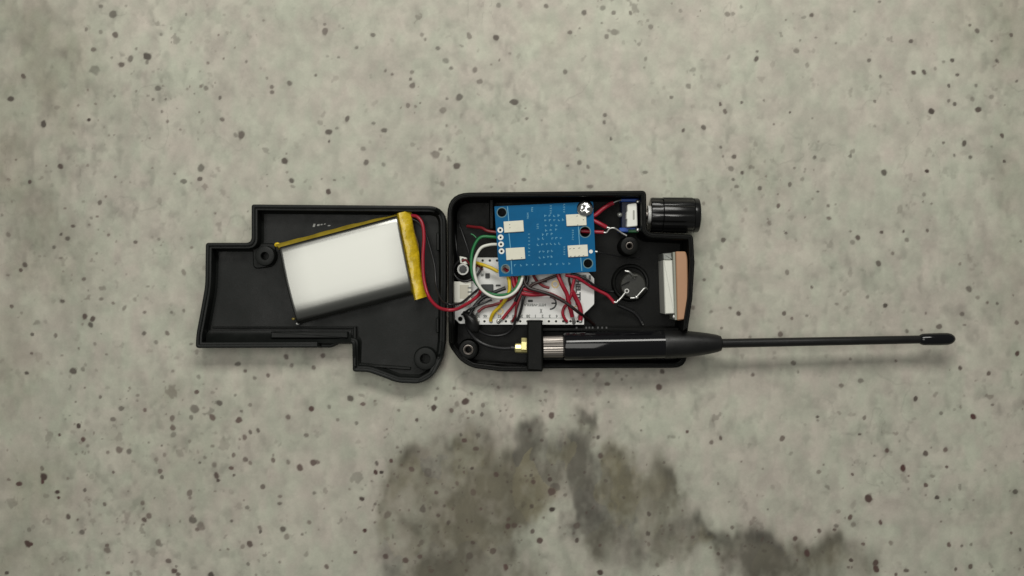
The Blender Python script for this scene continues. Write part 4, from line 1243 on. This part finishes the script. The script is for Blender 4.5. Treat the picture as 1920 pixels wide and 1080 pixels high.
lathe('hex_nut', g0 + Vector((0, 1.0, 0)) + gd * gx(977), gd, [(0, 2.4), (.15, 2.7), (1.9, 2.7), (2.1, 2.4)], M['gold'], cn, n=6, smooth=20)
lathe('socket_body', g0 + gd * gx(965), gd, [(0, 1.2), (.3, 1.7), (gx(976) - gx(965), 1.75), (gx(992) - gx(965), 1.7)], M['gold'], cn, n=8, smooth=20)
lathe('crimp_sleeve', g0 + gd * gx(957), gd, [(0, .75), (.2, .9), (gx(966) - gx(957), .9)], M['black'], cn, n=20)

# ------------------------------------------------------------------ plug and cables in the lower left corner
bm = bmesh.new()
bmesh.ops.create_icosphere(bm, subdivisions=3, radius=1.0)
bc = P(884, 603, WZ + 1)
for v in bm.verts:
    d = v.co.copy()
    k = 1 + .16 * math.sin(3.1 * d.x + 1.0) * math.cos(2.7 * d.y) + .08 * math.sin(6 * d.y + 2 * d.x)
    q = Vector((d.x * 3.0 + d.y * -1.1, d.y * 4.2 + d.x * -.6, 0)) * k
    v.co = bc + Vector((q.x, q.y, d.z * 2.2 * k))
pl = from_bm('cable_boot', bm, M['rubber'], None, smooth=80)
tag(pl, 'lumpy black rubber boot where cables bundle on the white board corner', 'cable boot')
wire([(876, 612, 9.5), (882, 624, 9.0), (895, 638, 8.6), (915, 648, 9.2), (940, 653, 10.6), (960, 652.5, 11.5)], 8, M['black'],
     'glossy black coaxial cable running from the boot to the gold socket', cat='cable', name='cable')
wire([(890, 612, 9.5), (900, 622, 8.5), (918, 629, 7.5), (938, 629, 7.0), (955, 622, 7.5), (965, 606, 8.9), (967, 585, 10), (972, 566, 10.5), (978, 550, 10.4)], 5.5, M['black'],
     'thin black wire looping below the white board edge', cat='wire')
wire([(862, 488, 9.5), (853, 498, 9.2), (851, 512, 9.2), (860, 524, 10.0), (874, 527, 11.0), (888, 521, 10.6), (897, 512, 9.5), (905, 498, 8.6)], 5, M['black'],
     'black coaxial lead bent around the small silver plug', cat='cable', name='cable')
wire([(948, 540, 11), (932, 546, 11), (915, 553, 10.6), (900, 563, 10.4), (888, 577, 10.4), (880, 592, 10.0)], 8, M['black'],
     'thick black wire slanting across the chip to the rubber boot')
wire([(896, 585, 10.0), (908, 576, 9.8), (925, 572, 9.6), (945, 566, 10), (962, 556, 10.5), (970, 546, 11)], 6.5, M['darkred'],
     'dark red wire curving low over the board behind the yellow one', [[(898, 583, 9.9), (893, 592, 9), (895, 602, 8.1)]], 4)
wire([(866, 590, 8.8), (880, 580, 11.8), (892, 574, 12), (903, 570, 11.2), (922, 562, 10.8)], 4.5, M['black'], 'thin black wire rising from the boot beside the dark red wire')
wire([(967, 566, 11.2), (960, 576, 10), (950, 588, 9.2), (942, 598, 8.8)], 6.5, M['red'], 'short red wire soldered to the pin hole right of the yellow wire',
     [[(943, 597, 8.8), (937, 602, 8.3), (934, 603, 8.0)]], 5)
wire([(985, 548, 11), (981, 562, 10.8), (978, 576, 10), (974, 590, 9.2), (970, 602, 8.3)], 6, M['black'], 'short black wire dropping to the board edge beside the thin black loop')
wire([(979, 545, 11.5), (974, 560, 11.3), (968, 576, 10.8), (966, 592, 9.8), (960, 603, 8.3)], 5.5, M['darkred'], 'dark red wire dropping beside the thin black loop to a pin hole')
wire([(889, 491, 9.2), (897, 494, 10), (908, 497.5, 11), (922, 503, 11.4), (934, 509.5, 11.2)], 7.5, M['yellow'], 'yellow wire entering under the lower left corner of the blue board')
wire([(952, 517, 11.2), (955, 530, 11.6), (955, 545, 12), (949, 560, 11.6), (938, 574, 10.5), (926, 586, 9.5), (921, 596, 8.6), (920, 602, 8.1)], 7.5, M['yellow'],
     'yellow wire soldered to the white board edge', [[(920.5, 598, 8.5), (921, 603.5, 7.8)]], 4.5)
wire([(934, 445.5, 11.5), (920, 444, 12.2), (904, 444, 12.4), (894, 452, 12.2), (886, 470, 12), (883.5, 490, 12.2), (885, 512, 12.2), (892, 530, 12.2), (906, 545, 11.8), (925, 552, 11.2), (945, 553, 11.8), (961, 547, 12.4), (971, 534, 12.2), (975, 517, 11.5)],
     6.5, M['green'], 'green wire looping from the blue board pads beside the white wire')
wire([(893, 446, 12.2), (888, 441, 12.0), (883, 438.5, 11.8)], 2.6, M['green'], 'loose tail of green insulation above the green loop')
wire([(934, 458, 11.6), (918, 459, 13), (903, 464, 13.4), (894, 477, 13.4), (889.5, 494, 13.4), (890, 514, 13.4), (897, 534, 13.4), (910, 549, 13.4), (928, 557.5, 13.6), (947, 557.5, 13.8), (964, 549, 13.6), (975, 534, 13), (981, 515, 11.5)],
     6.5, M['white'], 'white wire making an open loop over the chip')
wire([(876, 424, 6), (890, 426, 8), (903, 427.5, 10), (914, 433, 11.2), (934, 436, 11.5)], 6.5, M['darkred'], 'dark red wire entering the side of the blue board above the green one')
wire([(857, 412, 3.2), (864, 430, 4), (872, 452, 5), (879, 474, 7), (880, 490, 9)], 3.6, M['black'], 'thin black wire slanting down inside the case corner')
wire([(852, 436, 3), (855, 455, 3.4), (857, 475, 5), (862, 488, 9.2)], 3.6, M['black'], 'thin black wire along the case side wall to the silver plug')
wire([(866, 490, 10.3), (872, 487, 10.4), (878, 492, 10), (887, 502, 9.6), (896, 498, 9.2), (905, 506, 8.8)], 4.5, M['darkred'], 'short dark red wire beside the small silver plug')

# red sleeves and wires between the boards
wire([(962, 520, 11), (964, 533, 11), (972, 546, 11.2), (988, 552, 11), (1008, 552.5, 10.4), (1028, 551, 10.2), (1044, 557.5, 9.9), (1058, 565, 9.6)], 9, M['red'], 'thick red wire sweeping right under the white loop')
wire([(968, 519, 11), (971, 531, 11.2), (980, 541, 11.4), (996, 545, 11), (1014, 547.5, 10.6), (1030, 551, 10.9), (1042, 556.5, 10.9)], 7, M['red'], 'red wire lying just above the thick red one')
wire([(946, 504, 8.4), (950, 507, 10), (958, 514, 10.8), (963, 526, 11), (966, 540, 10.6), (962, 552, 10.4), (950, 560, 10.0), (938, 566, 9.4)], 7, M['red'], 'red wire passing under the corner hole of the blue board')
wire([(984, 517, 11.4), (984, 530, 11.6), (992, 540, 12), (1012, 546, 12.4), (1036, 554, 12.4), (1060, 567, 12.2), (1080, 582, 11.6), (1096, 594, 8), (1108, 604, 4.4), (1114, 609, 2.8)], 7, M['black_brown'],
     'long brownish black wire running diagonally across the white board')
wire([(990, 518, 11.2), (988, 529, 11.2), (979, 540, 11.6), (973, 552, 11.6), (966, 565, 11)], 7, M['black'], 'short black wire beside the end of the white loop')
wire([(988, 543, 10.6), (1000, 533, 10.8), (1016, 527, 10.8), (1034, 520, 10.8), (1048, 515, 10.8)], 6.5, M['brown'], 'brown wire tucked along the lower edge of the blue board')
wire([(1000, 516, 11), (1006, 526, 10.4), (1018, 536, 10), (1030, 540, 9.8)], 6, M['darkred'], 'dark red wire peeking out mid-way below the blue board')
wire([(1046, 514, 11), (1050, 525, 11.2), (1056, 538, 11), (1063, 552, 10.4), (1067, 570, 9.8), (1071, 585, 9.2), (1073, 594, 8.8)], 9, M['red'], 'red wire ending in bright bare strands at the board edge',
     [[(1073, 593, 8.9), (1075, 599, 8.6), (1076, 605, 8.1)]], 5)
wire([(1078, 514, 11), (1076, 526, 11), (1073, 540, 10.9), (1071, 553, 10.9), (1064, 568, 9.8), (1057, 578, 9.2), (1055, 588, 9), (1059, 598, 8.6), (1063, 603, 8.1)], 6.5, M['red'], 'thin red wire bowing left to a pin hole near the bare strands')
wire([(1073, 546, 11), (1080, 560, 10), (1086, 572, 9.6), (1089, 586, 9.2), (1088, 600, 8.6)], 10, M['red'], 'thick short red wire at the right end of the pin row')
wire([(1066, 515, 11), (1067, 526, 10.8), (1070, 538, 10.0), (1071, 548, 9.6)], 5, M['brown'], 'short brown wire between the two red wires below the blue board')
wire([(1060, 516, 12), (1080, 520, 11.6), (1094, 528, 10.8), (1106, 536, 10.0), (1122, 545, 9.2), (1138, 553, 8.8), (1147, 562, 8.6), (1152, 568, 8.6)], 7, M['red'], 'red wire reaching the solder tab of the round button',
     [[(1150, 566, 8.7), (1156, 567, 8.9), (1159, 563, 8.6)]], 4.6)
wire([(1070, 513, 11.2), (1088, 518, 11.4), (1102, 526, 11.2), (1114, 535, 9.8), (1128, 542, 7.2), (1140, 546, 5.2), (1150, 547, 4.6)], 5.5, M['black'], 'thin black wire above the red one heading for the round button')
wire([(1158, 572, 5.0), (1172, 578, 4.6), (1188, 586, 4), (1198, 596, 3.6), (1204, 607, 3.4)], 6.5, M['black'], 'black wire lying on the case floor below the round button', [[(1203, 603, 3.7), (1206, 609, 3.4)]], 3.4)
wire([(1106, 471, 12.0), (1118, 472, 13), (1132, 475, 12), (1150, 479, 9), (1170, 482, 5.6), (1186, 484, 3.4), (1200, 484, 3)], 2.8, M['black'], 'hair-thin black wire leaving the right edge of the blue board',
     [[(1116, 471.8, 13.3), (1120, 472.2, 13.3)]], 5)
wire([(1106, 408, 11.2), (1118, 402, 11.6), (1130, 392, 11.8), (1142, 384, 11.6), (1150, 380.5, 11.4)], 9, M['red'], 'red wire soldered to the top contact of the white switch', [[(1148, 381, 11.4), (1158, 376.5, 11.2), (1165, 374.5, 10.8)]], 3)
wire([(1106, 411, 11.2), (1116, 415, 11.6), (1126, 420, 11.8), (1137, 426, 11.6)], 9, M['red'], 'red wire with twisted bare end pointing at the switch', [[(1135, 425, 11.7), (1142, 427.5, 11.9), (1152, 427, 11.8)]], 4.2)
wire([(1088, 433, 10.6), (1104, 434, 10.8), (1118, 435, 11.2), (1132, 435.5, 11.4)], 8, M['red'], 'red wire seen through the large hole of the blue board',
     [[(1131, 435.5, 11.4), (1137, 436, 11.6), (1143, 429, 12), (1150, 427.5, 12.2), (1156, 430, 12.0), (1166, 437, 11.6), (1175, 442, 11.4)]], 3.8)
